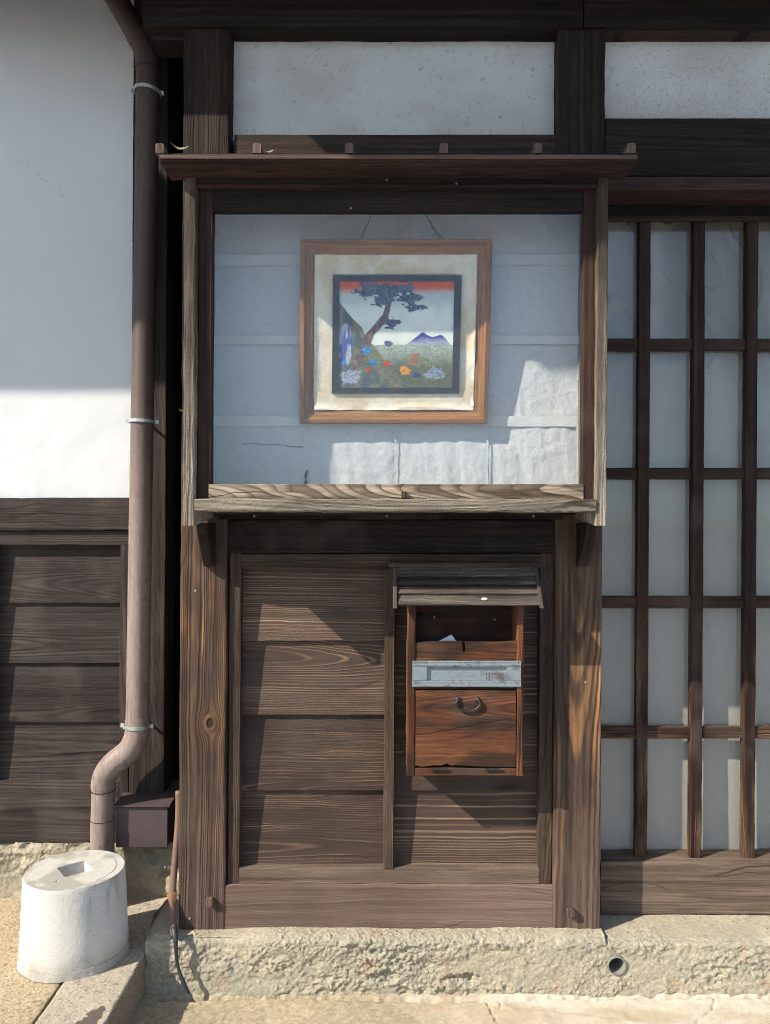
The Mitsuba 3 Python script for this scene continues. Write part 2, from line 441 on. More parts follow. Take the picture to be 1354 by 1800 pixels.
def conc_color(p, n, uv):
    ang = dr.atan2(p.y - BLK[1], p.x - BLK[0])
    top = BLK[2] + BLK[3]
    drip = smoothstep(.60, .80, noise(p.x * 130 + 40, p.y * 60, p.z * 9)) * smoothstep(top - .11, top - .01, p.z) * smoothstep(-1.9, -.6, ang) * smoothstep(.5, -.3, ang)
    pit = smoothstep(.86, .90, noise(p.x * 190, p.y * 190, p.z * 190)) * dr.select(noise(p.x * 14, p.y * 14, p.z * 14) > .62, mi.Float(1), mi.Float(0))
    isTop = smoothstep(.6, .9, n.z)
    dirt = smoothstep(BLK[2] + .060, BLK[2], p.z + .03 * (noise(ang * 5, p.z * 9) - .5))
    m = fbm(p.x * 12, p.y * 12, p.z * 9)
    side = mix((.63, .61, .575), (.56, .54, .51), m)
    tp = mix((.38, .36, .32), (.54, .52, .48), smoothstep(.42, .62, fbm(p.x * 16, p.y * 16, 4)))
    col = mix(side, tp, isTop)
    col = mix(col, (.30, .29, .26), drip * .55 * (1 - isTop))
    col = mix(col, (.22, .20, .18), pit * .6 * (1 - isTop))
    col = mix(col, (.33, .30, .25), dirt * .75)
    patch = smoothstep(.56, .66, fbm(p.x * 26, p.y * 26, p.z * 22)) * smoothstep(BLK[2] + .07, BLK[2] + .02, p.z)
    col = mix(col, (.42, .42, .41), patch * .6)
    return col * (.9 + .2 * noise(p.x * 300, p.y * 300, p.z * 300))


def conc_bump(p, n, uv):
    return .0007 * fbm(p.x * 50, p.y * 50, p.z * 50) + .0006 * noise(p.x * 300, p.y * 300, p.z * 300)


# the concrete foot: x, y, ground, height
PAVE = 0.102
BLK = ((130 - 677) * 1.894 / F, -.040, PAVE, .200)
scene['concrete'] = bumped(proc(conc_color), conc_bump, .9, .2, 1e-3)


def pipe_color(p, n, uv):
    m = fbm(p.x * 30, p.z * 6, p.y * 30)
    streak = smoothstep(.55, .8, noise(p.x * 160, p.z * 5, p.y * 160))
    low_tone = smoothstep(1.7, .9, p.z)                  # paler towards the foot
    col = mix((.085, .058, .050), (.290, .220, .195), low_tone * (.75 + .4 * m))
    scuff = smoothstep(.74, .80, noise(p.x * 60, p.z * 40, p.y * 60))
    return mix(col, (.10, .075, .07), streak * .25 + scuff * .3) * (.9 + .2 * noise(p.x * 200, p.z * 60))


scene['pipe_plastic'] = {'type': 'principled', 'base_color': proc(pipe_color), 'roughness': .5, 'specular': .35}


def galv_color(p, n, uv):
    return mix((.50, .54, .53), (.28, .31, .30), smoothstep(.4, .75, fbm(p.x * 60, p.z * 60, p.y * 60)))


scene['galvanised'] = {'type': 'principled', 'base_color': proc(galv_color), 'roughness': .45, 'metallic': .35, 'specular': .5}


def slot_color(p, n, uv):
    d = smoothstep(.52, .78, fbm(p.x * 55, p.z * 90, p.y * 50))
    rust = smoothstep(.86, .92, noise(p.x * 260, p.z * 260, 4))
    col = mix((.255, .295, .315), (.13, .15, .155), d * .75)
    return mix(col, (.16, .10, .07), rust * .6)


scene['slot_metal'] = {'type': 'principled', 'base_color': proc(slot_color), 'roughness': .42, 'metallic': .25, 'specular': .5}
scene['red_letters'] = {'type': 'principled', 'base_color': {'type': 'rgb', 'value': [.14, .04, .035]}, 'roughness': .6}


def iron_color(p, n, uv):
    return mix((.045, .042, .045), (.10, .06, .045), smoothstep(.5, .75, fbm(p.x * 120, p.z * 120, p.y * 120)))


scene['iron'] = {'type': 'principled', 'base_color': proc(iron_color), 'roughness': .45, 'metallic': .5}
scene['nail_metal'] = {'type': 'principled', 'base_color': {'type': 'rgb', 'value': [.30, .27, .24]}, 'roughness': .5, 'metallic': .4}
scene['metal_wrap'] = {'type': 'principled', 'base_color': proc(lambda p, n, uv: mi.Color3f(.085, .062, .064) * (.8 + .4 * fbm(p.x * 30, p.z * 30, p.y * 30))), 'roughness': .5, 'specular': .5}
scene['glass'] = {'type': 'thindielectric', 'int_ior': 1.5}


def paper_color(p, n, uv):
    m = fbm(p.x * 4, p.z * 4, 2)
    foxing = smoothstep(.58, .80, fbm(p.x * 9 + 3, p.z * 5, 6))
    drip = smoothstep(.60, .80, noise(p.x * 22, p.z * 1.4, 9)) * smoothstep(1.62, 1.82, p.z)
    col = mix((.60, .625, .640), (.50, .525, .535), m)
    col = mix(col, (.50, .45, .34), foxing * .30 + drip * .35)
    return col * (.94 + .12 * noise(p.x * 260, p.z * 260))


def paper_bump(p, n, uv):
    return .0048 * fbm(p.x * 26 + p.z * 9, p.z * 20, 1) + .0018 * fbm(p.x * 120 + p.z * 30, p.z * 90, 4, 2)


scene['paper'] = {'type': 'twosided', 'bsdf': bumped(proc(paper_color), paper_bump, .95, .1, 1.5e-3)}
scene['paper_tape'] = {'type': 'twosided', 'bsdf': {'type': 'diffuse', 'reflectance': proc(lambda p, n, uv: mix((.66, .69, .69), (.58, .60, .58), fbm(p.x * 12, p.z * 40, 3)))}}


def mat_color(p, n, uv):
    st = smoothstep(.42, .70, fbm(p.x * 16, p.z * 16, 5))
    return mix((.74, .70, .58), (.60, .46, .26), st * .6) * (.92 + .16 * noise(p.x * 200, p.z * 200))


scene['mat_paper'] = {'type': 'twosided', 'bsdf': {'type': 'diffuse', 'reflectance': proc(mat_color)}}


def curtain_color(p, n, uv):
    soil = smoothstep(.45, .75, fbm(p.x * 5, p.z * 3.5, 5)) * smoothstep(.7, 1.6, p.z)
    return mix((.375, .365, .33), (.24, .215, .175), soil * .9) * (.92 + .1 * fbm(p.x * 90, p.z * 20, 2))


scene['curtain_cloth'] = {'type': 'twosided', 'bsdf': {'type': 'principled', 'base_color': proc(curtain_color), 'roughness': .6, 'specular': .3}}
scene['tile_border'] = {'type': 'principled', 'base_color': proc(lambda p, n, uv: mi.Color3f(.035, .032, .036) * (.7 + .6 * fbm(p.x * 90, p.z * 90, 3))), 'roughness': .5, 'specular': .4}
scene['cord'] = {'type': 'diffuse', 'reflectance': {'type': 'rgb', 'value': [.03, .028, .03]}}
scene['red_pipe'] = {'type': 'principled', 'base_color': proc(lambda p, n, uv: mix((.24, .125, .085), (.13, .085, .07), fbm(p.x * 60, p.z * 25, p.y * 60))), 'roughness': .55}
scene['copper_band'] = {'type': 'principled', 'base_color': {'type': 'rgb', 'value': [.42, .22, .13]}, 'roughness': .45, 'metallic': .4}
scene['black_rubber'] = {'type': 'principled', 'base_color': {'type': 'rgb', 'value': [.03, .035, .045]}, 'roughness': .5}
scene['envelope'] = {'type': 'twosided', 'bsdf': {'type': 'diffuse', 'reflectance': {'type': 'rgb', 'value': [.70, .74, .78]}}}
scene['sunlit_batten'] = {'type': 'twosided', 'bsdf': {'type': 'diffuse', 'reflectance': {'type': 'rgb', 'value': [.30, .26, .19]}}}  # pale tone imitating sunlight on the roof battens
scene['leaf_yellow'] = {'type': 'twosided', 'bsdf': {'type': 'diffuse', 'reflectance': {'type': 'rgb', 'value': [.50, .26, .05]}}}
scene['dark_void'] = {'type': 'diffuse', 'reflectance': {'type': 'rgb', 'value': [.02, .02, .02]}}
scene['drain_rim'] = {'type': 'principled', 'base_color': {'type': 'rgb', 'value': [.24, .23, .21]}, 'roughness': .6}


def paint_color(p, n, uv):
    """a plain painted landscape: red evening sky, blue hill, bent pine, meadow with bright bushes"""
    x, y = uv.x, uv.y
    w = noise(x * 14, y * 14)
    ww = (fbm(x * 22, y * 22, 1, 3) - .5)
    sky = mix((.74, .80, .74), (.50, .57, .56), smoothstep(.70, .86, y + .04 * ww))
    sky = mix(sky, (.62, .10, .035), smoothstep(.87, .95, y + .03 * ww))
    col = sky
    hill = .38 + .13 * dr.exp(-dr.square((x - .74) / .10)) + .10 * dr.exp(-dr.square((x - .90) / .07)) + .035 * noise(x * 26, 1.0)
    inhill = smoothstep(.0, .008, hill - y) * smoothstep(.30, .42, y)
    col = mix(col, mix((.42, .46, .52), (.05, .06, .32), smoothstep(.40, .50, y + .05 * ww)), inhill)
    mead = .41 + .012 * noise(x * 9, 2.0)
    inm = smoothstep(.0, .02, mead - y)
    col = mix(col, mix((.36, .42, .36), (.13, .14, .085), smoothstep(.40, .16, y + .10 * ww)), inm)
    # left slope
    slope = .82 - 1.35 * x + .05 * (noise(x * 26, 4.0) - .5)
    ins = smoothstep(0, .012, slope - y)
    col = mix(col, mix((.20, .20, .11), (.09, .115, .13), smoothstep(.35, .65, fbm(x * 12, y * 9, 5))), ins)
    rock = (1 - smoothstep(.8, 1.0, dr.sqrt(dr.square((x - .055) / .075) + dr.square((y - .40) / .22)) + .35 * ww))
    col = mix(col, mix((.10, .12, .34), (.42, .46, .55), smoothstep(.4, .7, noise(x * 60, y * 16))), rock)
    # pine: a bent trunk and foliage masses
    d = mi.Float(9)
    for q0, q1, r in (((.15, .20), (.27, .50), .036), ((.27, .50), (.40, .66), .032), ((.40, .66), (.455, .90), .024), ((.40, .66), (.45, .60), .014)):
        d = dr.minimum(d, seg(x, y, *q0, *q1) - r)
    trunk = 1 - smoothstep(-.004, .006, d + .012 * ww)
    col = mix(col, mix((.10, .062, .052), (.22, .17, .15), noise(x * 70, y * 40)), trunk)
    fol = mi.Float(9)
    for cx, cy, rx, ry in ((.27, .92, .15, .075), (.42, .91, .15, .09), (.54, .93, .12, .07), (.60, .84, .10, .055), (.36, .82, .08, .06), (.66, .75, .09, .042), (.45, .61, .07, .05)):
        fol = dr.minimum(fol, dr.sqrt(dr.square((x - cx) / rx) + dr.square((y - cy) / ry)))
    infol = 1 - smoothstep(.80, 1.0, fol + 1.5 * (fbm(x * 30 + y * 16, y * 46, 7, 3) - .5))
    col = mix(col, mix((.035, .05, .09), (.15, .17, .23), noise(x * 80 + y * 30, y * 60)), infol)
    for cx, cy, rx, ry, c0, sd in ((.25, .35, .060, .040, (.05, .24, .46), 1), (.30, .24, .045, .035, (.05, .22, .42), 2), (.26, .17, .030, .028, (.52, .06, .025), 3), (.42, .23, .040, .040, (.50, .07, .03), 4),
                               (.44, .42, .050, .035, (.08, .09, .22), 5), (.58, .17, .050, .050, (.70, .30, .05), 6), (.66, .28, .045, .060, (.34, .17, .07), 7), (.68, .12, .040, .025, (.05, .05, .22), 8),
                               (.84, .14, .105, .065, (.25, .30, .38), 9), (.10, .10, .11, .070, (.30, .35, .42), 10), (.035, .24, .035, .025, (.05, .26, .48), 11), (.76, .25, .035, .040, (.19, .22, .10), 12)):
        b = 1 - smoothstep(.75, 1.0, dr.sqrt(dr.square((x - cx) / rx) + dr.square((y - cy) / ry)) + .8 * (fbm(x * 30, y * 30, sd * 7.0, 2) - .5))
        shade = .65 + .7 * noise(x * 75, y * 75, sd)
        col = mix(col, mi.Color3f(*c0) * shade, b * .92)
    strokes = noise(x * 46 + y * 20, y * 210, 2) * .6 + noise(x * 170, y * 60, 5) * .4
    fine = smoothstep(.46, .40, y)
    col = col * mix(mi.Color3f(.97 + .06 * strokes), mi.Color3f(.55 + .9 * strokes), fine)
    line = 1 - smoothstep(.0, .05, dr.abs(strokes - .5))
    col = col * (1 - .45 * line * fine * smoothstep(.4, .7, noise(x * 9, y * 9, 4)))
    return col * (.93 + .14 * w)


scene['painting'] = {'type': 'principled', 'base_color': proc(paint_color), 'roughness': .5, 'specular': .2}

scene['road'] = {'type': 'diffuse', 'reflectance': proc(lambda p, n, uv: mix((.30, .31, .325), (.38, .385, .39), fbm(p.x * 2, p.y * 2, 1)) * (.8 + .4 * noise(p.x * 150, p.y * 150)))}
# ------------------------------------------------------------------ the ground
def plane(x0, x1, y0, y1, z):
    return (np.array([[x0, y0, z], [x1, y0, z], [x1, y1, z], [x0, y1, z]], float), np.array([[0, 1, 2], [0, 2, 3]]))


labels[put('ground', plane(-150, 150, -150, 150, -.012), 'road', lean=False)] = {'kind': 'structure', 'label': 'grey surface of the street'}


def crack_field(x, y, lines, w):
    d = np.full(len(x), 9.0)
    jx, jy = (meshkit.fbm(np.stack([x * 60, y * 60, x * 0], -1), 2) - .5) * .012, (meshkit.fbm(np.stack([x * 60, y * 60, x * 0 + 9], -1), 2) - .5) * .012
    x, y = x + jx, y + jy
    for (ax, ay), (bx, by) in lines:
        dx, dy = bx - ax, by - ay
        t = np.clip(((x - ax) * dx + (y - ay) * dy) / (dx * dx + dy * dy), 0, 1)
        d = np.minimum(d, np.hypot(x - ax - t * dx, y - ay - t * dy))
    return np.clip(1 - d / w, 0, 1)


def apron(s, t):
    x, y = -.575 + s * 2.1, -.42 + t * .40
    P = np.stack([x, y, x * 0], 1)
    z = .002 + .007 * (meshkit.fbm(P * 5, 3, 3) - .5) + .004 * (meshkit.fbm(P * 26, 3, 4) - .5)
    right = np.clip((x - 0.0) / .15, 0, 1)
    ridge = np.abs(meshkit.noise(np.stack([x * 9 + y * 12, y * 22 - x * 4, x * 0], -1), 6) - .5)
    z += right * .004 * np.clip(.25 - ridge, 0, .25) / .25
    lines = [((-.56, -.16), (-.50, -.12)), ((-.50, -.12), (-.42, -.075)), ((.235, -.06), (.25, -.14)), ((.25, -.14), (.30, -.2)), ((.78, -.055), (.75, -.11)), ((.75, -.11), (.69, -.15)),
             ((-.46, -.2), (-.36, -.13)), ((-.56, -.16), (-.57, -.25)), ((.27, -.05), (.27, -.09))]
    seam = [((-.54, -.060), (-.2, -.050)), ((-.2, -.050), (.1, -.062)), ((.1, -.062), (.5, -.052)), ((.5, -.052), (1.5, -.058))]
    return np.stack([x, y, z - .005 * crack_field(x, y, lines, .0035) - .016 * crack_field(x, y, seam, .010)], 1)


m, _ = grid(560, 110, apron)
labels[put('street', m, 'sandy_ground', smooth=True, lean=False)] = {'kind': 'structure', 'label': 'cracked cream stone surface along the foot of the timber house'}

KX0, KX1 = -.722, -.572


def softblock(x0, x1, y0, y1, z0, z1, ch, amp, step=.012, seed=0):
    """a stone with rounded uneven edges"""
    m = trimesh.creation.box(bounds=[[x0, y0, z0], [x1, y1, z1]])
    m = m.subdivide_to_size(step * 3 if max(x1 - x0, y1 - y0) > 1.2 else step, max_iter=20)
    v = m.vertices
    c = np.clip(v, [x0 + ch, y0 + ch, z0 + ch], [x1 - ch, y1 - ch, z1 - ch])
    d = v - c
    l = np.linalg.norm(d, axis=1, keepdims=True)
    v = c + d / np.maximum(l, 1e-9) * np.minimum(l, ch)
    v = v + (np.stack([meshkit.fbm(v * 30, 3, seed + k) for k in range(3)], 1) - .5) * amp
    m.vertices = v
    return m


labels['pavement'] = {'kind': 'structure', 'label': 'raised pavement in front of the plastered house'}
ys = [.30, -.70, -1.35, -2.0]
for a, b in zip(ys, ys[1:]):
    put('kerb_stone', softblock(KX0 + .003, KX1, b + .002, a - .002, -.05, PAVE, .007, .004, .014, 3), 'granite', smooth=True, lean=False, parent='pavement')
for xa, xb in ((-1.72, KX0 - .003), (-2.75, -1.726)):
    for a, b in ((.30, -.9), (-.906, -2.1)):
        put('slab', softblock(xa, xb, b, a, -.05, PAVE - .002, .005, .003, .03, 5), 'yellow_slab', smooth=True, lean=False, parent='pavement')

# ------------------------------------------------------------------ the timber house
TH = thing('timber_house', 'dark timber house front with a papered display case, lattice window and rough mortar footing', 'house')
# posts
Zt = 2.95
zl = lambda v: WZ(v, 0)
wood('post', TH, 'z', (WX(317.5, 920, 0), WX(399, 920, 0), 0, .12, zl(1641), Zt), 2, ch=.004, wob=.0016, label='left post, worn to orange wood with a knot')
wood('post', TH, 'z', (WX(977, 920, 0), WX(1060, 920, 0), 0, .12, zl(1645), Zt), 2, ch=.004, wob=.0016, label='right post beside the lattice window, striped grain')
# beams at the top
b = pxbox(252, -160, 1026, 46, -.012, .11)
wood('beam', TH, 'x', b, 0, ch=.003, wob=.002)
b = pxbox(1028, -160, 1900, 46, -.012, .11)
wood('beam', TH, 'x', b, 0, ch=.003, wob=.002)
wood('beam_end', TH, 'x', (WX(263, 920, .02), WX(317, 920, 0), .02, .10, WZ(69, .02), WZ(40, .02)), 0)
wood('trim', TH, 'x', (WX(399.5, 920, .02), WX(976.5, 920, .02), .012, .05, WZ(54, .012), WZ(47, .012)), 0)
wood('trim', TH, 'x', (WX(1060.5, 920, .02), 1.4, .006, .05, WZ(54.5, .006), WZ(48, .006)), 8)


def panel(u0, v0, u1, v1, y, bsdf, name, amp=.0012):
    x0, x1, z0, z1 = WX(u0, (v0 + v1) / 2, y), WX(u1, (v0 + v1) / 2, y), WZ(v1, y), WZ(v0, y)
    m, uv = grid(60, 30, lambda s, t: np.stack([x0 + s * (x1 - x0), y - amp * (meshkit.fbm(np.stack([s * 9, t * 5, s * 0], -1), 3) - .5), z0 + t * (z1 - z0)], 1))
    return m


put('plaster_panel', panel(396, 30, 985, 245, .05, '', ''), 'grey_plaster', smooth=True, parent=TH, label='grey plaster panel above the display case, lightly pitted')
put('plaster_panel', panel(1050, 30, 1900, 216, .05, '', ''), 'grey_plaster', smooth=True, parent=TH, label='grey plaster panel at upper right, thick with dark speckles')
wood('upper_wall_board', TH, 'x', (-.62, 1.9, .10, .14, WZ(60, .1), 3.05), 0)
b = pxbox(412, 236, 977, 290, .012, .09)
wood('cross_rail', TH, 'x', (b[0], WX(976.5, 920, .012), *b[2:]), 11, label='sunlit rail over the display case roof')
wood('wall_board', TH, 'x', (WX(398, 920, .03), WX(979, 920, .03), .045, .09, WZ(985, .045), WZ(285, .045)), 0)
# lintel at right
wood('lintel', TH, 'x', (WX(1060.8, 920, .006), 1.5, .006, .11, WZ(309, .006), WZ(207, .006)), 0)
wood('lintel_lip', TH, 'x', (WX(1061, 920, -.006), 1.5, -.006, .10, WZ(333, -.006), WZ(310, -.006)), 8)
wood('lintel_board', TH, 'x', (WX(1061, 920, .05), 1.5, .088, .12, WZ(379, .088), WZ(322, .088)), 0)
wood('lintel_lip', TH, 'x', (WX(1061, 920, .042), 1.5, .083, .0965, WZ(387, .083), WZ(378.5, .083)), 8)
# base beam, cross rail below the case
wood('base_beam', TH, 'x', (WX(397.5, 920, .002), WX(976.3, 920, .002), .003, .12, WZ(1640, .003), WZ(1557, .003)), 7, ch=.004, wob=.002, label='reddish brown base beam between the posts')
wood('cross_rail', TH, 'x', (WX(400, 920, .01), WX(976.5, 920, .01), .010, .1, WZ(972, .01), WZ(914, .01)), 0)
wood('ledger_strip', TH, 'x', (WX(385, 920, -.012), WX(990, 920, -.012), -.014, .0095, WZ(913, -.014), WZ(893, -.014)), 0)
for u, v in ((368, 1586), (1004, 1605)):
    p = timber('y', WX(u, v, -.01) - .0085, WX(u, v, -.01) + .0085, -.015, .02, WZ(v, -.01) - .0085, WZ(v, -.01) + .0085, 2, ch=.0015, wob=0)
    W = p[0]
    put('peg', (W, p[1]), 'wood', uv=p[2], parent=TH)
for u, v, y in ((344, 1039, 0), (334, 1615, 0), (447, 907, -.014), (680, 907, -.014), (938, 907, -.014), (1030, 1200, 0)):
    put('nail', ball((WX(u, v, y), y - .0005, WZ(v, y)), .0032), 'nail_metal', smooth=True, parent=TH)
# wainscot
WS = TH + '__wainscot'
wood('stile', WS, 'z', (WX(404, 920, .012), WX(424.5, 920, .012), .012, .07, WZ(1554, .012), WZ(973, .012)), 11)
wood('stile', WS, 'z', (WX(677.5, 920, .011), WX(695.5, 920, .011), .0095, .05, WZ(1526, .011), WZ(999, .011)), 11)
wood('stile', WS, 'z', (WX(950.5, 920, .012), WX(974, 920, .012), .012, .07, WZ(1554, .012), WZ(973, .012)), 11)
wood('rail', WS, 'x', (WX(425, 920, .014), WX(950, 920, .014), .0135, .07, WZ(998, .014), WZ(973.5, .014)), 11)
wood('rail', WS, 'x', (WX(424, 920, .012), WX(951, 920, .012), .0125, .07, WZ(1554, .0125), WZ(1526, .0125)), 13, label='greyed bottom rail of the wainscot')
rows = [997, 1126, 1256, 1389, 1530]
for c, (u0, u1) in enumerate(((423, 680), (694, 953))):
    for r in range(4):
        z1, z0 = WZ(rows[r] - 10, .04), WZ(rows[r + 1], .04)
        y0 = .036
        x0, x1 = WX(u0, 920, .04), WX(u1, 920, .04)
        wood('plank', WS, 'x', (x0, x1, y0, y0 + .014, z0, z1), 1, ch=.0015, wob=.0012, n=30,
             tilt=lambda W, z0=z0, z1=z1: np.stack([W[:, 0], W[:, 1] + .012 * (W[:, 2] - z0) / (z1 - z0), W[:, 2]], 1))
wood('backing_board', WS, 'x', (WX(400, 920, .08), WX(980, 920, .08), .072, .09, WZ(1560, .08), WZ(960, .08)), 0)

# lattice window
LW = TH + '__lattice_window'
labels[LW] = {'label': 'lattice window of dark vertical bars and thin rails over pale cloth'}
yb = .098
zb0, zb1 = WZ(1511, yb), WZ(380, yb)
us = [1131.6, 1227.4, 1320.8, 1415, 1509, 1603]
for i, u in enumerate(us):
    wood('bar', LW, 'z', (WX(u - 10.3, 920, yb), WX(u + 10.3, 920, yb), yb, yb + .024, zb0, zb1), 9, ch=.0025, wob=.0012)
xl = WX(1058, 920, .1)
vr = [(594, 615), (822, 842), (1049, 1070), (1279, 1300)]
for v0, v1 in vr:
    wood('rail', LW, 'x', (xl - .05, 1.5, yb + .006, yb + .022, WZ(v1, yb), WZ(v0, yb)), 9, wob=.001)
wood('sill', LW, 'x', (WX(1060.5, 920, .078), 1.5, .078, .20, WZ(1608, .078), WZ(1514.5, .078)), 13, ch=.003, wob=.0015, label='broad bottom sill of the lattice window')
edges = [xl - .05] + [WX(u, 920, yb) for u in us]
zr = [zb1] + [(WZ(a, yb) + WZ(b_, yb)) / 2 for a, b_ in vr] + [zb0 - .01]
for i in range(len(edges) - 1):
    for j in range(len(zr) - 1):
        x0, x1, z1, z0 = edges[i] + .0005, edges[i + 1] - .0005, zr[j] - .0005, zr[j + 1] + .0005
        put('pane', (np.array([[x0, .1235, z0], [x1, .1235, z0], [x1, .1235, z1], [x0, .1235, z1]]), np.array([[0, 1, 2], [0, 2, 3]])), 'glass', parent=LW)


def curtain(s, t):
    x, z = .45 + s * 1.1, zb0 - .05 + t * (zb1 - zb0 + .1)
    P = np.stack([x * 6, z * .8, x * 0], -1)
    y = .152 + .022 * (meshkit.fbm(P, 2, 5) - .5)
    tp = np.clip((z - 1.45) / .3, 0, 1)
    fold = np.abs(meshkit.noise(np.stack([x * 13 + z * 9, z * 6 - x * 8, x * 0], -1), 8) - .5)
    y = y + tp * (.020 * (meshkit.fbm(np.stack([x * 12 + z * 9, z * 5 - x * 6, x * 0], -1), 3, 8) - .5) - .010 * np.clip(.10 - fold, 0, 1) / .10)
    return np.stack([x, y, z], 1)


m, _ = grid(240, 300, curtain)
put('curtain', m, 'curtain_cloth', smooth=True, parent=LW, label='pale grey cloth hanging behind the glass')

# footing: rough mortar, with a drain pipe through it
FX0, FX1, FY = -.565, 1.55, -.04
DR = (WX(1084, 1697, FY), WZ(1697, FY))


def footing(s, t):
    x = FX0 + s * (FX1 - FX0)
    ztop = np.where(x > .535, WZ(1652, FY), WZ(1645, FY)) - .004 + .006 * (meshkit.fbm(np.stack([x * 12, x * 0, x * 0], -1), 3) - .5)
    zback = np.where(x > .535, WZ(1609, .078), ztop + .004)
    tf = t * 1.0
    k = .42
    up = tf < k
    q = np.clip(tf / k, 0, 1)
    yv = np.where(up, .14 + q * (FY - .14), FY)
    zv = np.where(up, zback + q * (ztop - zback), ztop + (tf - k) / (1 - k) * (-.03 - ztop))
    # round the top edge
    e = np.abs(tf - k) / .06
    rr = np.clip(1 - e, 0, 1) ** 2
    yv, zv = yv + rr * .010, zv - rr * .005
    P = np.stack([x, yv, zv], -1)
    big = meshkit.fbm(P * 7, 4, 11) - .5
    fine = meshkit.fbm(P * 48, 3, 12) - .5
    pit = np.clip(meshkit.fbm(P * np.array([19, 19, 27]), 4, 13) - .56, 0, 1) * np.clip((meshkit.fbm(P * 4.5, 2, 14) - .40) * 5, 0, 1) * np.clip((.13 - zv) / .08, 0, 1)
    rough = np.clip((meshkit.fbm(P * np.array([7, 7, 13]), 3, 21) - .40) * 4, 0, 1)
    d = .020 * big + (.004 + .008 * rough) * fine + (.003 + .009 * rough) * (meshkit.fbm(P * 125, 2, 17) - .5) - .11 * pit
    lip = np.clip((.035 - zv) / .035, 0, 1) * np.where(up, 0, 1)
    yv = np.where(up, yv, yv - d - lip * .006 * meshkit.fbm(P * 20, 2, 15))
    zv = np.where(up, zv + d * .35, zv)
    # hole of the drain pipe
    r = np.hypot(x - DR[0], zv - DR[1])
    yv = np.where((r < .0215) & ~up, .06, yv)
    return np.stack([x, yv, zv], 1)


m, _ = grid(760, 110, lambda s, t: footing(s, t))
m = (m[0], m[1][:, ::-1])
put('footing', m, 'mortar', smooth=40, parent=TH, label='rough pitted mortar footing under the timber house')
m = tube([(FX0 + .004, .2, -.05), (FX0 + .004, .2, .2)], .02, 8)
cap, _ = grid(60, 40, lambda s, t: np.stack([FX0 + .004 + .012 * (meshkit.fbm(np.stack([s * 4, t * 4, s * 0], -1), 3, 3) - .5) - .01 * np.sin(s * np.pi), .14 - s * (.14 - FY), -.03 + t * (WZ(1640, FY) + .03)], 1))
put('footing_end', (cap[0], cap[1][:, ::-1]), 'mortar', smooth=True, parent=TH)
ring = trimesh.creation.annulus(.0195, .0220, .09, sections=40)
ring.apply_transform(trimesh.transformations.rotation_matrix(math.pi / 2, [1, 0, 0]))
ring.apply_translation((DR[0], FY + .045 - .004, DR[1]))
put('drain_pipe', ring, 'drain_rim', smooth=40, parent=TH, label='round drain pipe mouth in the mortar footing')
dk = trimesh.creation.cylinder(.0184, .01, sections=32)
dk.apply_transform(trimesh.transformations.rotation_matrix(math.pi / 2, [1, 0, 0]))
dk.apply_translation((DR[0], FY + .08, DR[1]))
put('drain_pipe_back', dk, 'dark_void', parent=TH)

# side and eave of the timber house
wood('side_wall', TH, 'z', (WX(323, 920, 0), WX(323, 920, 0) + .02, .121, 1.6, -.02, 3.1), 0, n=4)


def slab_eave(name, parent, x0, x1, tip_y, tip_z, slope, back_y, th=.05):
    back_z = tip_z + slope * (back_y - tip_y)
    n = max(2, int((x1 - x0) / .5))
    for i in range(n):
        a, b_ = x0 + (x1 - x0) * i / n, x0 + (x1 - x0) * (i + 1) / n
        W, f, uv = timber('y', a + .0005, b_ - .0005, tip_y, back_y, 0, th, 0, ch=.002, wob=0, n=6)
        W[:, 2] += tip_z + slope * (W[:, 1] - tip_y)
        put(name, (W, f), 'wood', uv=uv, parent=parent, lean=False)


slab_eave('eave__board', TH, -1.077, 4.0, -.90, 2.737, .25, 1.5)
wood('added_shade_beam', TH, 'x', (-1.05, 3.9, -.2, -.05, 2.405, 2.60), 0, n=4, lean=False)  # unseen beam added to throw shade on the tops of the posts

# ------------------------------------------------------------------ display case
DC = thing('display_case', 'shallow glazed wooden wall case with a small board roof, weathered bare at its ledge', 'display case')
yc = -.2
ztop_c = WZ(303, yc)
for u0, u1, nm in ((320.8, 342, 'left side board of the case, grey and worn'), (1047.6, 1066.6, 'right side board of the case, pale along its edge')):
    W, f, uv = timber('z', WX(u0, 920, yc), WX(u1, 920, yc), yc, -.001, WZ(921, yc), ztop_c - .0005, 3, ch=.003, wob=.0016, n=60)
    # the foot is cut back at a slant
    W = W.copy()
    t = np.clip((W[:, 1] - yc) / .2, 0, 1)
    W[:, 2] += np.where(W[:, 2] < WZ(900, yc), -.004 + .02 * t, 0)
    put('side_board', (W, f), 'wood', uv=uv, parent=DC, label=nm)
xi0, xi1 = WX(342.4, 920, yc), WX(1047, 920, yc)
wood('top_rail', DC, 'x', (xi0, xi1, yc + .003, -.01, WZ(322, yc), ztop_c - .001), 0)
wood('top_lip', DC, 'x', (xi0, xi1, yc + .0005, yc + .025, WZ(329, yc), WZ(322.5, yc)), 8)
ysash = -.182
wood('sash_stile', DC, 'z', (WX(346, 920, ysash), WX(370, 920, ysash), ysash, ysash + .03, WZ(878, ysash), WZ(328, ysash)), 9)
wood('sash_stile', DC, 'z', (WX(1023.5, 920, ysash), WX(1046, 920, ysash), ysash, ysash + .03, WZ(878, ysash), WZ(328, ysash)), 9)
wood('sash_rail', DC, 'x', (WX(370.3, 920, ysash), WX(1023, 920, ysash), ysash + .001, ysash + .03, WZ(369, ysash), WZ(329, ysash)), 0)
wood('sash_rail', DC, 'x', (WX(367, 920, ysash), WX(1025, 920, ysash), ysash - .003, ysash + .03, WZ(878, ysash), WZ(851, ysash)), 12, label='weathered bottom rail of the sash with swirling grain')
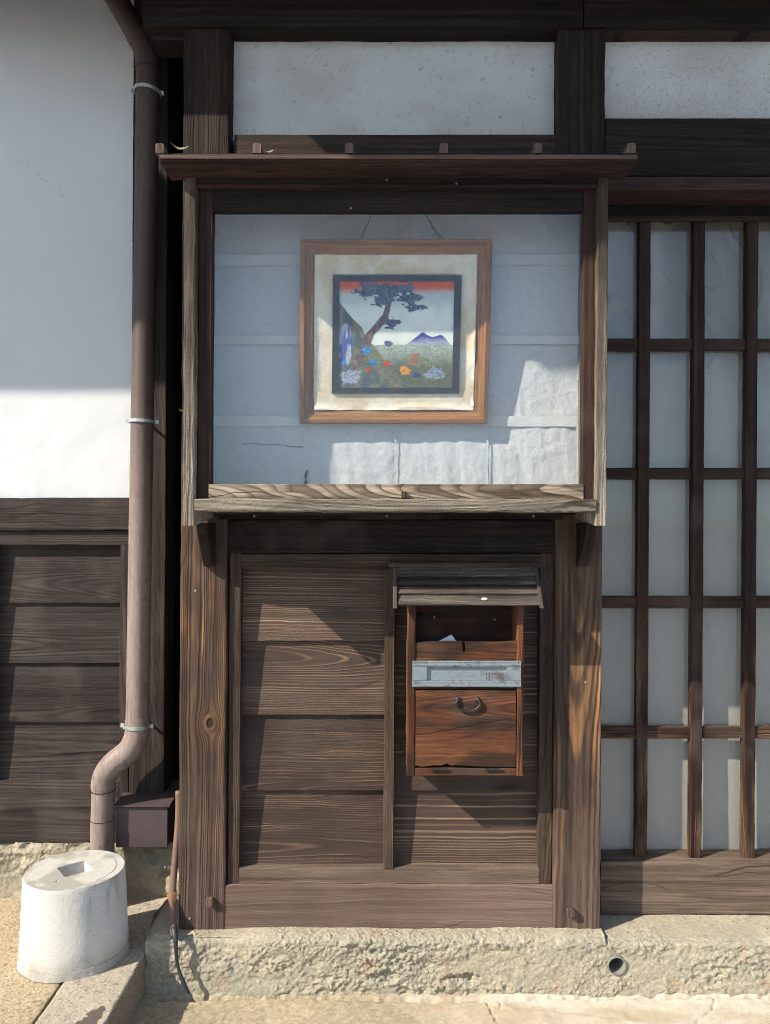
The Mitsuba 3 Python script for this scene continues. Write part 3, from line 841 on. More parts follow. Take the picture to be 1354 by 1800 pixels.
wood('ledge', DC, 'x', (xi0, xi1, yc - .005, -.015, WZ(899, yc), WZ(877, yc)), 3, ch=.003, wob=.0025, label='bleached ledge along the foot of the case')
put('pane', (np.array([[WX(368, 920, -.168), -.168, WZ(854, -.168)], [WX(1026, 920, -.168), -.168, WZ(854, -.168)], [WX(1026, 920, -.168), -.168, WZ(366, -.168)], [WX(368, 920, -.168), -.168, WZ(366, -.168)]]),
               np.array([[0, 1, 2], [0, 2, 3]])), 'glass', parent=DC)
wood('back_board', DC, 'x', (xi0, xi1, -.016, -.002, WZ(905, -.01), WZ(310, -.01)), 0, n=4)
wood('latch_peg', DC, 'z', (WX(709, 868, -.19) - .004, WX(709, 868, -.19) + .006, -.200, -.186, WZ(875, -.19), WZ(864, -.19)), 2, wob=0)
for u, sgn in ((344.5, 1), (1031.5, -1)):
    y0 = -.1
    W, f, uv = timber('z', 0, .0245, -.0, .028, -.105, 0, 0, ch=.002, wob=.0006)
    t = -W[:, 2] / .105
    W = W + np.array([WX(u, 922, y0), y0, WZ(919, y0)])
    W[:, 1] = np.where(W[:, 1] > y0 + .014, -.0012, W[:, 1] + .095 * t ** 1.3 * .82)
    put('bracket', (W, f), 'wood', uv=uv, parent=DC)
for u, v in ((356, 974), (1029, 976)):
    put('nail', ball((WX(u, v, -.05), -.0445, WZ(v, -.05)), .0028), 'nail_metal', smooth=True, parent=DC)
for u, v in ((680, 316), (617, 366), (803, 323)):
    y = yc + .003 if v < 330 else ysash + .001
    put('nail', ball((WX(u, v, y), y - .0005, WZ(v, y)), .0026), 'nail_metal', smooth=True, parent=DC)
# roof board and its battens
yr = -.28
zr0 = WZ(283, yr)
RX0, RX1 = WX(277, 920, yr), WX(1116, 920, yr)
RF = DC + '__roof'


def roof_tilt(W):
    W = W.copy()
    W[:, 2] += np.clip(W[:, 1] - yr, 0, 1) * .19
    return W


wood('soffit_board', RF, 'x', (RX0, RX1, yr, -.186, zr0, zr0 + .0125), 8, ch=.002, wob=.0016, label='flat soffit board under the front of the case roof')
wood('board', RF, 'x', (RX0 + .004, RX1 - .004, yr + .02, -.0012, zr0 + .0128, zr0 + .022), 0, ch=.002, wob=.001, tilt=roof_tilt)
wood('edge_strip', RF, 'x', (RX0 + .0005, RX1 - .0005, yr - .004, yr - .0005, zr0 + .0035, zr0 + .0122), 7, ch=.001, wob=.0008)
for ub in (281, 452, 614, 780.5, 945.5, 1110):
    xb = WX(ub, 265, yr + .005)
    ny = 26
    yy = np.linspace(yr + .003, -.004, ny)
    q = (yy - yr) / .28
    # a curved batten: tip kicked up in front, sagging, rising again to the wall
    prof = zr0 + .0155 + .045 * q + .009 * np.clip(1 - q / .22, 0, 1) ** 1.5 + .020 * np.clip((q - .30) / .7, 0, 1) ** 1.6
    W, f, uv = timber('y', xb - .0085, xb + .0085, yy[0], yy[-1], 0, .017, 7, ch=.0045, wob=.0004, n=ny)
    W = W.copy()
    W[:, 2] = np.where(W[:, 2] < .006, 9.0, W[:, 2])
    base = np.interp(W[:, 1], yy, prof)
    W[:, 2] = np.where(W[:, 2] > .5, base - .006, base + W[:, 2] - .002)
    put('batten', (W, f), 'wood', uv=uv, parent=RF)
# backing paper: four lapped rows of sheets
BP = DC + '__backing_paper'
yp = -.026


def sheet(u0, v0, u1, v1, off, amp, seed, ripple=0.0, sag=0.0):
    x0, x1, z0, z1 = WX(u0, 920, yp), WX(u1, 920, yp), WZ(v1, yp), WZ(v0, yp)

    def fn(s, t):
        x, z = x0 + s * (x1 - x0), z0 + t * (z1 - z0)
        n1 = meshkit.fbm(np.stack([x * 14, z * 12, x * 0], -1), 4, seed) - .5
        n2 = np.abs(meshkit.noise(np.stack([x * 9 + z * 5, z * 13 - x * 3, x * 0], -1), seed + 5) - .5)
        n3 = meshkit.fbm(np.stack([x * 34 + z * 4, z * 4, x * 0], -1), 2, seed + 9) - .5
        y = yp + off - amp * (n1 + .5 * np.clip(.12 - n2, 0, 1) / .12) - ripple * n3 - sag * np.sin(np.pi * s) * (1 - t)
        return np.stack([x, np.minimum(y, -.0175), z + .0012 * (meshkit.fbm(np.stack([x * 22, z * 0, x * 0 + seed], -1), 2) - .5)], 1)
    return grid(int((x1 - x0) / .005) + 2, int((z1 - z0) / .005) + 2, fn)[0]


for i, (u0, v0, u1, v1, off, amp, rip) in enumerate(((366, 340, 1026, 462, 0, .004, .000), (366, 452, 1026, 604, -.001, .0015, .0), (366, 594, 1026, 748, 0, .0015, .0),
                                                    (366, 736, 537, 872, -.001, .003, .002), (534, 738, 696, 872, -.002, .003, .007), (694, 738, 857, 872, -.003, .003, .007), (855, 738, 1026, 872, -.002, .003, .007))):
    put('sheet', sheet(u0, v0, u1, v1, off, amp, 20 + i, rip), 'paper', smooth=True, parent=BP)


def strip(u0, v0, u1, v1, off, seed, horizontal=True):
    x0, x1, z0, z1 = WX(u0, 920, yp), WX(u1, 920, yp), WZ(v1, yp), WZ(v0, yp)

    def fn(s, t):
        e = meshkit.fbm(np.stack([s * 30, t * 30, s * 0 + seed], -1), 3) - .5
        x, z = x0 + s * (x1 - x0), z0 + t * (z1 - z0)
        if horizontal:
            z = z + .0025 * e
        else:
            x = x + .0025 * e
        y = yp + off - .0025 * (meshkit.fbm(np.stack([x * 40, z * 40, x * 0 + seed], -1), 2) - .5)
        return np.stack([x, y, z], 1)
    return grid(90 if horizontal else 4, 4 if horizontal else 60, fn)[0]


for i, (u0, v0, u1, v1) in enumerate(((368, 449, 1024, 467), (368, 591, 1024, 606), (368, 732, 1024, 750))):
    put('paper_strip', strip(u0, v0, u1, v1, -.0062, i), 'paper_tape', smooth=True, parent=BP)
for i, (u0, v0, u1, v1) in enumerate(((693, 750, 696, 870), (854, 750, 857, 870), (1011, 640, 1023, 870))):
    put('paper_strip', strip(u0, v0, u1, v1, -.0075, i + 9, False), 'paper', smooth=True, parent=BP)
# the tear and the crack in the lower left sheet
tear = trimesh.creation.extrude_polygon(__import__('shapely').Polygon([(0, 0), (.006, .010), (.003, .022), (.005, .034), (.009, .041), (.003, .042), (-.002, .030), (.000, .018), (-.005, .006), (-.006, 0)]), .0006)
tear.apply_transform(trimesh.transformations.rotation_matrix(math.pi / 2, [1, 0, 0]))
tear.apply_translation((WX(537, 855, yp), yp - .006, WZ(857, yp)))
put('torn_hole', tear, 'tile_border', parent=BP)
put('tear_line', tube([(WX(u, v, yp), yp - .0045, WZ(v, yp)) for u, v in ((428, 781), (450, 780), (470, 782), (492, 782), (510, 785), (534, 786))], .0007, 5), 'tile_border', parent=BP)

# ------------------------------------------------------------------ framed picture, hung leaning forward
FP = thing('framed_picture', 'small square landscape painting on stained cream mat in brown wooden frame hung inside the case', 'picture')
PW, PH = .4445, .424
bx, by, bz = WX(693.5, 743, -.058), -.036, WZ(743, -.058)
tl = math.degrees(math.asin(.040 / PH))


def hang(W):
    o = np.asarray(W, float).copy()
    c, s = math.cos(math.radians(tl)), math.sin(math.radians(tl))
    y, z = o[:, 1].copy(), o[:, 2].copy()
    o[:, 1], o[:, 2] = y * c - z * s, y * s + z * c
    o[:, 0] += .004 * (z / PH - .5)
    return o + np.array([bx, by, bz])


FWd = .031


def moulding(corner_a, corner_b, inward, name):
    """one mitred length of frame with a stepped profile; local frame x across, z up, y to the back"""
    prof = [(0, 0), (0, -.020), (.002, -.0235), (.010, -.024), (.0125, -.021), (.015, -.0195), (.019, -.0185), (.021, -.0155), (.0285, -.0125), (.031, -.010), (.031, 0)]
    a, b_, inw = np.array(corner_a), np.array(corner_b), np.array(inward)
    d = b_ - a
    L = np.linalg.norm(d)
    d = d / L
    rows_, uvs = [], []
    per = 0
    n = 24
    for k_, (o, y) in enumerate(prof):
        if k_:
            per += math.hypot(o - prof[k_ - 1][0], y - prof[k_ - 1][1])
        for t in np.linspace(0, 1, n):
            pos = a + d * (o + t * (L - 2 * o)) + inw * o
            rows_.append((pos[0], y, pos[1]))
            uvs.append((t * L, per - .02))
    V = np.array(rows_)
    m = len(prof)
    i, j = np.meshgrid(np.arange(m - 1), np.arange(n - 1), indexing='ij')
    q = np.stack([i * n + j, (i + 1) * n + j, (i + 1) * n + j + 1, i * n + j + 1], -1).reshape(-1, 4)
    f = np.vstack([q[:, [0, 1, 2]], q[:, [0, 2, 3]]])
    nrm = np.cross(V[f[:, 1]] - V[f[:, 0]], V[f[:, 2]] - V[f[:, 0]])
    if nrm[:, 1].sum() > 0:
        f = f[:, ::-1]
    WOOD_ID[0] = (WOOD_ID[0] + 1) % 97
    uv = np.array(uvs) + np.array([.9 + 4 * WOOD_ID[0], 13.0])
    put('moulding', (hang(V), f), 'wood', uv=uv, parent=FP + '__frame')


hx = PW / 2
cs = [(-hx, 0), (hx, 0), (hx, PH), (-hx, PH)]
for i, inw in enumerate(((0, 1), (-1, 0), (0, -1), (1, 0))):
    moulding(cs[i], cs[(i + 1) % 4], inw, i)
bk = trimesh.creation.box(bounds=[[-hx + .012, -.004, .012], [hx - .012, -.001, PH - .012]])
put('back', (hang(bk.vertices), bk.faces), 'mat_paper', parent=FP)


def matstrip(x0, x1, z0, z1, y0, curl, seed, edge):
    def fn(s, t):
        x, z = x0 + s * (x1 - x0), z0 + t * (z1 - z0)
        e = {'L': s, 'R': 1 - s, 'B': t, 'T': 1 - t}[edge]          # 0 at the outer edge, which curls up
        al = t if edge in 'LR' else s
        cv = curl * (meshkit.fbm(np.stack([al * 5, al * 0 + seed, al * 0], -1), 2) * 1.6 - .25)
        y = y0 - cv * np.clip(1 - e / .45, 0, 1) ** 2 - .0022 * (meshkit.fbm(np.stack([x * 38, z * 38, x * 0 + seed], -1), 3) - .5)
        wob = .0022 * (meshkit.fbm(np.stack([al * 14, al * 0 + seed + 5, al * 0], -1), 3) - .5)
        x = x + wob * (edge in 'LR')
        z = z + wob * (edge in 'TB')
        return np.stack([x, np.clip(y, -.0165, -.0045), z], 1)
    return grid(46, 46, fn)[0]


S = PW / 331.0                                                       # metres per measured pixel across the picture
px = lambda u: (u - 693.5) * S
pz = lambda v: (743 - v) * S
for args in ((px(552), px(584), pz(700), pz(480), -.0065, .006, 1, 'L'), (px(803), px(834), pz(712), pz(480), -.0065, .016, 2, 'R'), (px(552), px(834), pz(484), pz(451), -.0075, .001, 3, 'T'), (px(553), px(834), pz(719), pz(686), -.0085, .017, 4, 'B')):
    mm = matstrip(*args)
    put('mat_strip', (hang(mm[0]), mm[1]), 'mat_paper', smooth=True, parent=FP)
tx0, tx1, tz0, tz1 = px(584), px(808), pz(690), pz(487)
bw = .0175
for x0, x1, z0, z1 in ((tx0, tx1, tz1 - bw * .75, tz1), (tx0, tx1, tz0, tz0 + bw * .75), (tx0, tx0 + bw * .9, tz0 + bw * .75, tz1 - bw * .75), (tx1 - bw * .95, tx1, tz0 + bw * .75, tz1 - bw * .75)):
    q = trimesh.creation.box(bounds=[[x0, -.0145, z0], [x1, -.006, z1]])
    put('inner_border', (hang(q.vertices), q.faces), 'tile_border', parent=FP)
x0, x1, z0, z1 = tx0 + bw * .88, tx1 - bw * .93, tz0 + bw * .73, tz1 - bw * .73
pm, puv = grid(2, 2, lambda s, t: np.stack([x0 + s * (x1 - x0), s * 0 - .0105, z0 + t * (z1 - z0)], 1))
put('painting', (hang(pm[0]), pm[1]), 'painting', uv=puv, parent=FP, label='painted landscape with red sky, dark pine and blue hill')
topc = hang(np.array([[px(628), -.006, PH - .01], [px(783), -.006, PH - .01], [px(775), -.006, PH - .01]]))
for k_, (u, e) in enumerate(((662, 0), (736, 1), (740, 2))):
    end = np.array([WX(u, 362, -.03), -.03, WZ(355, -.03)])
    mid = (topc[e] + end) / 2 + np.array([0, 0, -.006 if k_ else 0.0])
    put('hanging_cord', tube(spline([topc[e], mid, end], 12), .0011, 6), 'cord', smooth=True, parent=FP)

# ------------------------------------------------------------------ letter box
LB = thing('letter_box', 'old reddish wooden letter box with slatted lid roof and grey metal slot plate', 'letter box')
yf = -.075
s6 = 310 / 1354.0
q6 = lambda a: 670 + a * s6
r6 = lambda b_: 970 + b_ * s6
X6 = lambda a, y=yf: WX(q6(a), 1180, y)
Z6 = lambda b_, y=yf: WZ(r6(b_), y)
wood('side_panel', LB, 'z', (X6(203), X6(264), yf, .03, Z6(1722), Z6(400)), 5, wob=.0014, ch=.003)
wood('side_panel', LB, 'z', (X6(1045), X6(1096), yf, .03, Z6(1722), Z6(400)), 5, wob=.0014, ch=.003)
wood('back_panel', LB, 'x', (X6(264) + .001, X6(1045) - .001, .012, .028, Z6(1700), Z6(380)), 5)
wood('bottom_board', LB, 'x', (X6(264) + .0005, X6(1045) - .0005, yf + .002, .011, Z6(1721), Z6(1664)), 5, wob=.0014, label='pale worn bottom board of the letter box')
# front board with a notch: two pieces meet at the notch
zn0, zn1 = Z6(840), Z6(694)
fb = __import__('shapely').Polygon([(X6(265), zn0), (X6(1044), zn0), (X6(1044), zn1 + .002), (X6(900), zn1 - .001), (X6(700), zn1 - .0005), (X6(645), zn1), (X6(650), Z6(765)), (X6(628), Z6(775)), (X6(622), zn1 + .0005), (X6(500), zn1 + .0008),
                                    (X6(400), zn1 - .0003), (X6(300), zn1 - .0018), (X6(265), zn1 - .003)])
fm = trimesh.creation.extrude_polygon(fb, .012)
fm.apply_transform(trimesh.transformations.rotation_matrix(math.pi / 2, [1, 0, 0]))
fm.apply_translation((0, yf + .016, 0))
fm.unmerge_vertices()
put('front_board', fm, 'wood', uv=np.stack([fm.vertices[:, 0] + 2.0 + 4 * 11, fm.vertices[:, 2] - zn0 + 11.0 + fm.vertices[:, 1] * .5], 1), parent=LB, label='notched board below the open top')
wood('filler_board', LB, 'x', (X6(265), X6(1044), yf + .006, yf + .018, Z6(1062), Z6(838)), 5)
# door with a ragged lower edge
dx0, dx1, dz1, dz0 = X6(268), X6(1038), Z6(1066), Z6(1650)
pts = [(dx0, dz1), (dx0, dz0 + .002)]
for a, o in ((330, .000), (400, .003), (470, .003), (510, .0075), (540, .003), (600, .0035), (680, .002), (760, .0005), (860, -.0005), (960, -.0008), (1038, -.001)):
    pts.append((X6(a), dz0 + o))
pts.append((dx1, dz1))
dm = trimesh.creation.extrude_polygon(__import__('shapely').Polygon(pts), .012)
dm.apply_transform(trimesh.transformations.rotation_matrix(math.pi / 2, [1, 0, 0]))
dm.apply_translation((0, yf + .0125, 0))
dm.unmerge_vertices()
LD = LB + '__door'
put('door', dm, 'wood', uv=np.stack([dm.vertices[:, 0] + 2.0 + 4 * 29, dm.vertices[:, 2] - dz0 - .06 + 11.0 + dm.vertices[:, 1] * .5], 1), parent=LB, label='letter box door, scuffed red wood with ragged foot')
hp = spline([(X6(600), yf + .002, Z6(1134)), (X6(590), yf - .005, Z6(1138)), (X6(576), yf - .0065, Z6(1160)), (X6(598), yf - .0065, Z6(1198)), (X6(668), yf - .006, Z6(1220)), (X6(737), yf - .0065, Z6(1198)),
             (X6(760), yf - .0065, Z6(1160)), (X6(748), yf - .005, Z6(1138)), (X6(738), yf + .002, Z6(1134))], 60)
put('handle', tube(hp, .0030, 12), 'iron', smooth=True, parent=LD)
for a in (594, 742):
    put('handle_boss', ball((X6(a), yf - .001, Z6(1135)), .0068, (1, .55, 1)), 'iron', smooth=True, parent=LD)
for a0, a1 in ((385, 510), (800, 922)):
    h = tube([(X6(a0), yf - .003, Z6(1668)), (X6(a1), yf - .003, Z6(1668))], .0028, 10)
    put('hinge', h, 'iron', smooth=40, parent=LD)
# the slot plate
SP = LB + '__slot_plate'
ysp = yf - .004


def metal(a0, b0, a1, b1, y0, y1, name, ch=.0012):
    W, f, uv = timber('x', X6(a0, y0), X6(a1, y0), y0, y1, Z6(b1, y0), Z6(b0, y0), 0, ch=ch, wob=.0003, n=8)
    put(name, (W, f), 'slot_metal', smooth=False, parent=SP)


metal(240, 840, 1076, 884, ysp, yf + .004, 'frame_bar', .0016)
metal(240, 992, 1076, 1040, ysp, yf + .004, 'frame_bar', .0016)
metal(241, 885, 352, 991, ysp + .0005, yf + .004, 'frame_bar')
metal(966, 885, 1075, 991, ysp + .0005, yf + .004, 'frame_bar')
metal(353, 885, 965, 991, yf + .0035, yf + .0058, 'flap')
metal(384, 920, 958, 986, yf + .0018, yf + .0034, 'flap')
metal(252, 845, 1064, 850, ysp - .0009, ysp + .001, 'frame_bar')
metal(252, 868, 1064, 874, ysp - .0009, ysp + .001, 'frame_bar')
metal(252, 1000, 1064, 1005, ysp - .0009, ysp + .001, 'frame_bar')
metal(252, 1028, 1064, 1033, ysp - .0009, ysp + .001, 'frame_bar')
tm = meshkit.text_mesh('LETTERS', (980 - 936) * s6 * 1.865 / F, .0010)
tm.vertices[:, 0] *= (X6(940) - X6(806)) / np.ptp(tm.vertices[:, 0])
tm.apply_transform(trimesh.transformations.rotation_matrix(math.pi / 2, [1, 0, 0]))
tm.apply_translation((X6(806), yf + .0019, Z6(978)))
put('lettering', tm, 'red_letters', parent=SP)
for a, b_ in ((662, 860), (668, 1016)):
    put('screw', ball((X6(a), ysp - .0008, Z6(b_)), .0024), 'nail_metal', smooth=True, parent=SP)
for a, b_ in ((405, 503), (872, 520)):
    put('screw', ball((X6(a, .012), .0115, Z6(b_, .012)), .003), 'nail_metal', smooth=True, parent=LB)
# lid roof: lapped slats between two end boards
LR = LB + '__roof'
yk0, yk1 = -.022, -.098
zk0, zk1 = WZ(992, yk0), WZ(1068, yk1)
slats = [(126, 212), (208, 268), (284, 345), (345, 436)]


def on_roof(b_):
    t = (b_ - 110) / (430 - 110)
    return yk0 + t * (yk1 - yk0)


for i, (b0, b1) in enumerate(slats):
    ya, yb_ = on_roof(b0), on_roof(b1)
    za, zb = WZ(r6(b0), ya), WZ(r6(b1), yb_)
    xa, xb = WX(q6(118 + i * 5), 1030, (ya + yb_) / 2), WX(q6(1192 + i * 12), 1030, (ya + yb_) / 2)
    th = .006 if i < 3 else .008
    L = math.hypot(yb_ - ya, za - zb)
    th = .0045
    W, f, uv = timber('x', xa, xb, -th, 0, -L - .001, 0, 10, ch=.0012, wob=.001, n=40)
    ang = math.degrees(math.atan2(ya - yb_, za - zb))
    W = rot_x(W, -(ang + 17.0), 0, 0) + np.array([0, ya - .003, za + .001])
    put('slat', (W, f), 'wood', uv=uv, parent=LR)
wood('ridge_cap', LR, 'x', (WX(q6(60), 990, -.03), WX(q6(1232), 990, -.03), -.036, .02, WZ(r6(122), -.036), WZ(r6(82), -.036)), 11, wob=.001)
for a0, a1, b0, b1, sg in ((92, 122, 128, 405, -1), (1186, 1212, 128, 400, 1)):
    poly = []
    W, f, uv = timber('z', WX(q6(a0), 1030, -.06), WX(q6(a1), 1030, -.06), -.012, .0, -.075, 0, 10, ch=.0012, wob=.0004, n=14)
    t = np.clip(-W[:, 2] / .075, 0, 1)
    y_s = yk0 + t * (yk1 - yk0) - .011
    z_s = WZ(r6(118), yk0) + t * (WZ(r6(425), yk1) - WZ(r6(118), yk0))
    W = np.stack([W[:, 0], y_s + W[:, 1], z_s], 1)
    put('end_board', (W, f), 'wood', uv=uv, parent=LR)
droppings = ball((WX(q6(790), 1055, -.09), -.1005, WZ(r6(362), -.1)), .0075, (1, .12, .42))
put('white_spot', droppings, 'envelope', smooth=True, parent=LR)
LE = thing('letter', 'corner of white envelope sticking up from the open top of the letter box', 'envelope')
ev = np.array([[X6(470), yf + .03, Z6(760)], [X6(620), yf + .03, Z6(745)], [X6(548), yf + .034, Z6(652)], [X6(430), yf + .034, Z6(712)]])
put('sheet', (np.vstack([ev, ev + [0, .0015, 0]]), np.array([[0, 1, 2], [0, 2, 3], [4, 6, 5], [4, 7, 6]])), 'envelope', parent=LE)

# ------------------------------------------------------------------ the plastered house at left
PHS = thing('plastered_house', 'white plastered house wall over dark boards beside the timber house', 'house')
yw = .27
xR = WX(230.5, 920, yw)
m, _ = grid(120, 120, lambda s, t: np.stack([-3.2 + s * (xR + 3.2), yw - .003 * (meshkit.fbm(np.stack([s * 30, t * 22, s * 0], -1), 3, 2) - .5), WZ(885, yw) + t * (3.2 - WZ(885, yw))], 1))
put('plaster_wall', m, 'white_plaster', smooth=True, parent=PHS, label='smooth white plaster with a hairline crack')
xs = -2.6
wood('beam', PHS, 'x', (xs, WX(228.5, 920, .255), .255, .35, WZ(932.5, .255), WZ(875, .255)), 4, wob=.0015, ch=.003)
PW_ = PHS + '__wainscot'
wood('rail', PW_, 'x', (xs, WX(228, 920, .265), .265, .36, WZ(958, .265), WZ(933.5, .265)), 4)
wood('stile', PW_, 'z', (WX(211.5, 920, .262), WX(228, 920, .262), .2625, .34, WZ(1404, .262), WZ(958.5, .262)), 4)
wood('stile', PW_, 'z', (WX(-40, 920, .262), WX(-8, 920, .262), .264, .34, WZ(1404, .262), WZ(958.5, .262)), 4)
lr = [955, 1060, 1165, 1269, 1378]
for r in range(4):
    z1, z0 = WZ(lr[r] - 8, .29), WZ(lr[r + 1], .29)
    wood('plank', PW_, 'x', (WX(-16, 920, .29), WX(214, 920, .29), .283, .297, z0, z1), 4, ch=.0015, wob=.001, n=30,
         tilt=lambda W, z0=z0, z1=z1: np.stack([W[:, 0], W[:, 1] + .010 * (W[:, 2] - z0) / (z1 - z0), W[:, 2]], 1))
    wood('plank', PW_, 'x', (xs, WX(-36, 920, .29), .283, .297, z0, z1), 4, ch=.0015, wob=.001, n=30,
         tilt=lambda W, z0=z0, z1=z1: np.stack([W[:, 0], W[:, 1] + .010 * (W[:, 2] - z0) / (z1 - z0), W[:, 2]], 1))
wood('rail', PW_, 'x', (xs, WX(211, 920, .26), .262, .34, WZ(1404, .262), WZ(1374, .262)), 4)
wood('backing_board', PW_, 'x', (xs, WX(232, 920, .31), .31, .33, WZ(1420, .31), WZ(920, .31)), 0)
wood('base_beam', PHS, 'x', (xs, WX(216, 920, .25), .25, .36, WZ(1484, .25), WZ(1405, .25)), 4, ch=.003, wob=.002)
wood('corner_post', PHS, 'z', (WX(229.5, 920, .258), WX(291, 920, .258), .258, .36, WZ(1404, .258), 3.1), 4, wob=.001, label='dark corner post behind the rain pipe')
# sheet-metal wrapped beam end
x0, x1 = WX(204, 1450, .19), WX(294, 1450, .19)
bm = trimesh.Trimesh(*(lambda q: (np.array(q), trimesh.creation.box().faces))([(x, y, z) for x, y, z in ((x0, .19, WZ(1489, .19)), (x0, .19, WZ(1421, .19)), (x0, .34, WZ(1489, .19)), (x0, .34, WZ(1404, .25)),
                     (x1, .19, WZ(1488, .19)), (x1, .19, WZ(1419, .19)), (x1, .34, WZ(1488, .19)), (x1, .34, WZ(1404, .25)))]), process=False)
# box() vertex order is x, y, z nested: rebuild it explicitly
Vb = np.array([(x, y, z) for x in (x0, x1) for y, zz in ((.19, (WZ(1489, .19), WZ(1420, .19))), (.34, (WZ(1489, .19), WZ(1420, .19) + .012))) for z in zz])
bm = trimesh.Trimesh(Vb, [[0, 1, 3], [0, 3, 2], [4, 6, 7], [4, 7, 5], [0, 4, 5], [0, 5, 1], [2, 3, 7], [2, 7, 6], [0, 2, 6], [0, 6, 4], [1, 5, 7], [1, 7, 3]], process=False)
put('metal_cap', bm, 'metal_wrap', parent=PHS, label='brown sheet metal cap over the beam end')
Vc = np.array([(x, y, z) for x in (x0 - .004, x1 + .008) for y, zz in ((.182, (WZ(1419, .182), WZ(1416.5, .182))), (.345, (WZ(1419, .182) + .014, WZ(1416.5, .182) + .016))) for z in zz])
put('metal_cap_lid', trimesh.Trimesh(Vc, bm.faces, process=False), 'metal_wrap', parent=PHS)


def lfoot(s, t):
    x = -3.0 + s * (3.0 - .50)
    zt, y0 = WZ(1484, .245) + .004, .243
    P = np.stack([x, t * .2, t * 0], -1)
    z = PAVE - .02 + t * (zt - PAVE + .02)
    d = .022 * (meshkit.fbm(np.stack([x * 9, z * 12, x * 0], -1), 4, 31) - .5) + .008 * (meshkit.fbm(np.stack([x * 50, z * 50, x * 0], -1), 3, 32) - .5)
    d = d - .05 * np.clip(meshkit.fbm(np.stack([x * 14, z * 24, x * 0], -1), 3, 33) - .58, 0, 1)
    return np.stack([x, y0 - d, z], 1)


m, _ = grid(600, 50, lfoot)
put('footing', m, 'mortar', smooth=40, parent=PHS, label='rough mortar footing under the plastered house')
wood('side_wall', PHS, 'z', (WX(291, 920, .258) - .03, WX(291, 920, .258) - .008, .361, 1.6, .05, 3.1), 0, n=4)
wood('gap_board', PHS, 'z', (-.70, -.42, 1.61, 1.64, -.02, 3.2), 0, n=4)
slab_eave('eave__board', PHS, -5.0, -1.6, -.63, 2.776, .35, 1.4)

wood('added_shade_beam', PHS, 'x', (-4.9, -.80, .0, .10, 2.50, 2.98), 0, n=4, lean=False)  # unseen beam added to shade the upper white wall and pipe elbow

# ------------------------------------------------------------------ rain pipe
RP = thing('rain_pipe', 'brown plastic rain pipe with grey clamps running down between the two houses', 'rain pipe')
yq = .185


def rp(u, v, y=yq):
    return ((u - 677) * (y - CY) / F, y, WZ(v, y))


R = 19.8 * (yq - CY) / F
top = [rp(150, -130), rp(206, 0), rp(240, 66)]
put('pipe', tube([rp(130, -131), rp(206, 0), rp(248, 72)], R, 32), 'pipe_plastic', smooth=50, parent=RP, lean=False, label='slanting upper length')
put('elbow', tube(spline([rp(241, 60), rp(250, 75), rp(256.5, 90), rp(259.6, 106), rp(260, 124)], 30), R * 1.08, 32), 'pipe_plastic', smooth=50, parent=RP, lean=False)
put('pipe', tube([rp(260, 118), rp(256.4, 400), rp(250, 742), rp(241.5, 1272)], R, 32), 'pipe_plastic', smooth=50, parent=RP, lean=False, label='long straight length, paler towards its foot')
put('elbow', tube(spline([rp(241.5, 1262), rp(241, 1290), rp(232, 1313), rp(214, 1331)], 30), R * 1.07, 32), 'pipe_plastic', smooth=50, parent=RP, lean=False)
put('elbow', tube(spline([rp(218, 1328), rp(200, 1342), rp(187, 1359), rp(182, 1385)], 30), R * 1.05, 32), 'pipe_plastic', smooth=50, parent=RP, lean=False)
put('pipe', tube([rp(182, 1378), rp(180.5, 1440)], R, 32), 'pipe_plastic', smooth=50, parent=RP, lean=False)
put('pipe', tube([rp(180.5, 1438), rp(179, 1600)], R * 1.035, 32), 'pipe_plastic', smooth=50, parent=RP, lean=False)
for u, v, k_ in ((181.2, 1389, 1.075), (180.3, 1440, 1.06), (260, 122, 1.1)):
    c = np.array(rp(u, v))
    put('joint_ring', tube([c - [0, 0, .001], c + [0, 0, .001]], R * k_, 32), 'iron', smooth=40, parent=RP, lean=False)
for u, v, rv in ((259.5, 161, 1), (250.2, 741, 0), (240.8, 1276, 0)):
    c = np.array(rp(u, v))
    CL = RP
    k_ = key_of(RP + '__clamp')
    rg = trimesh.creation.annulus(R * 1.08, R * 1.19, .0085, sections=48)
    rg.apply_transform(trimesh.transformations.rotation_matrix(math.radians(7 if rv else 2), [0, 1, 0]))
    rg.apply_translation(c)
    scene[k_] = ply(rg, 'galvanised', smooth=40)
    for sx in (-1, 1):
        b_ = trimesh.creation.box(extents=(.010, .006, .010))
        b_.apply_translation(c + np.array([sx * (R * 1.19 + .003), .002, -.001 * sx * (3 if rv else 1)]))
        put('lug', b_, 'galvanised', parent=k_, lean=False)
    put('spike', tube([c + [0, R * 1.1, 0], c + [0.0, .09, 0]], .004, 10), 'galvanised', parent=k_, lean=False)

# ------------------------------------------------------------------ concrete foot with a square socket
import manifold3d as m3
CB = thing('concrete_foot', 'round white concrete footing block with a square hole in its top, standing on the pavement', 'concrete block')
sd = 96
hb = BLK[3]
body = m3.Manifold.cylinder(hb, .1235, .1135, sd)
body = body + m3.Manifold.cylinder(.018, .1265, .1245, sd)
hole = m3.Manifold.hull_points(np.array([(x * .033, y * .033, hb + .01) for x in (-1, 1) for y in (-1, 1)] + [(x * .023, y * .023, .03) for x in (-1, 1) for y in (-1, 1)]))
hole = hole.rotate([0, 0, 38])
body = body - hole
body = body - m3.Manifold.cylinder(.03, .0045, .0045, 20).translate([-.015, -.068, hb - .02])
body = body.refine_to_length(.007)
mm = body.to_mesh()
v = np.array(mm.vert_properties[:, :3], float)
rad = np.hypot(v[:, 0], v[:, 1])
outer = rad > .095
nz = meshkit.fbm(v * 22, 3, 4) - .5
low = np.clip((.03 - v[:, 2]) / .03, 0, 1)
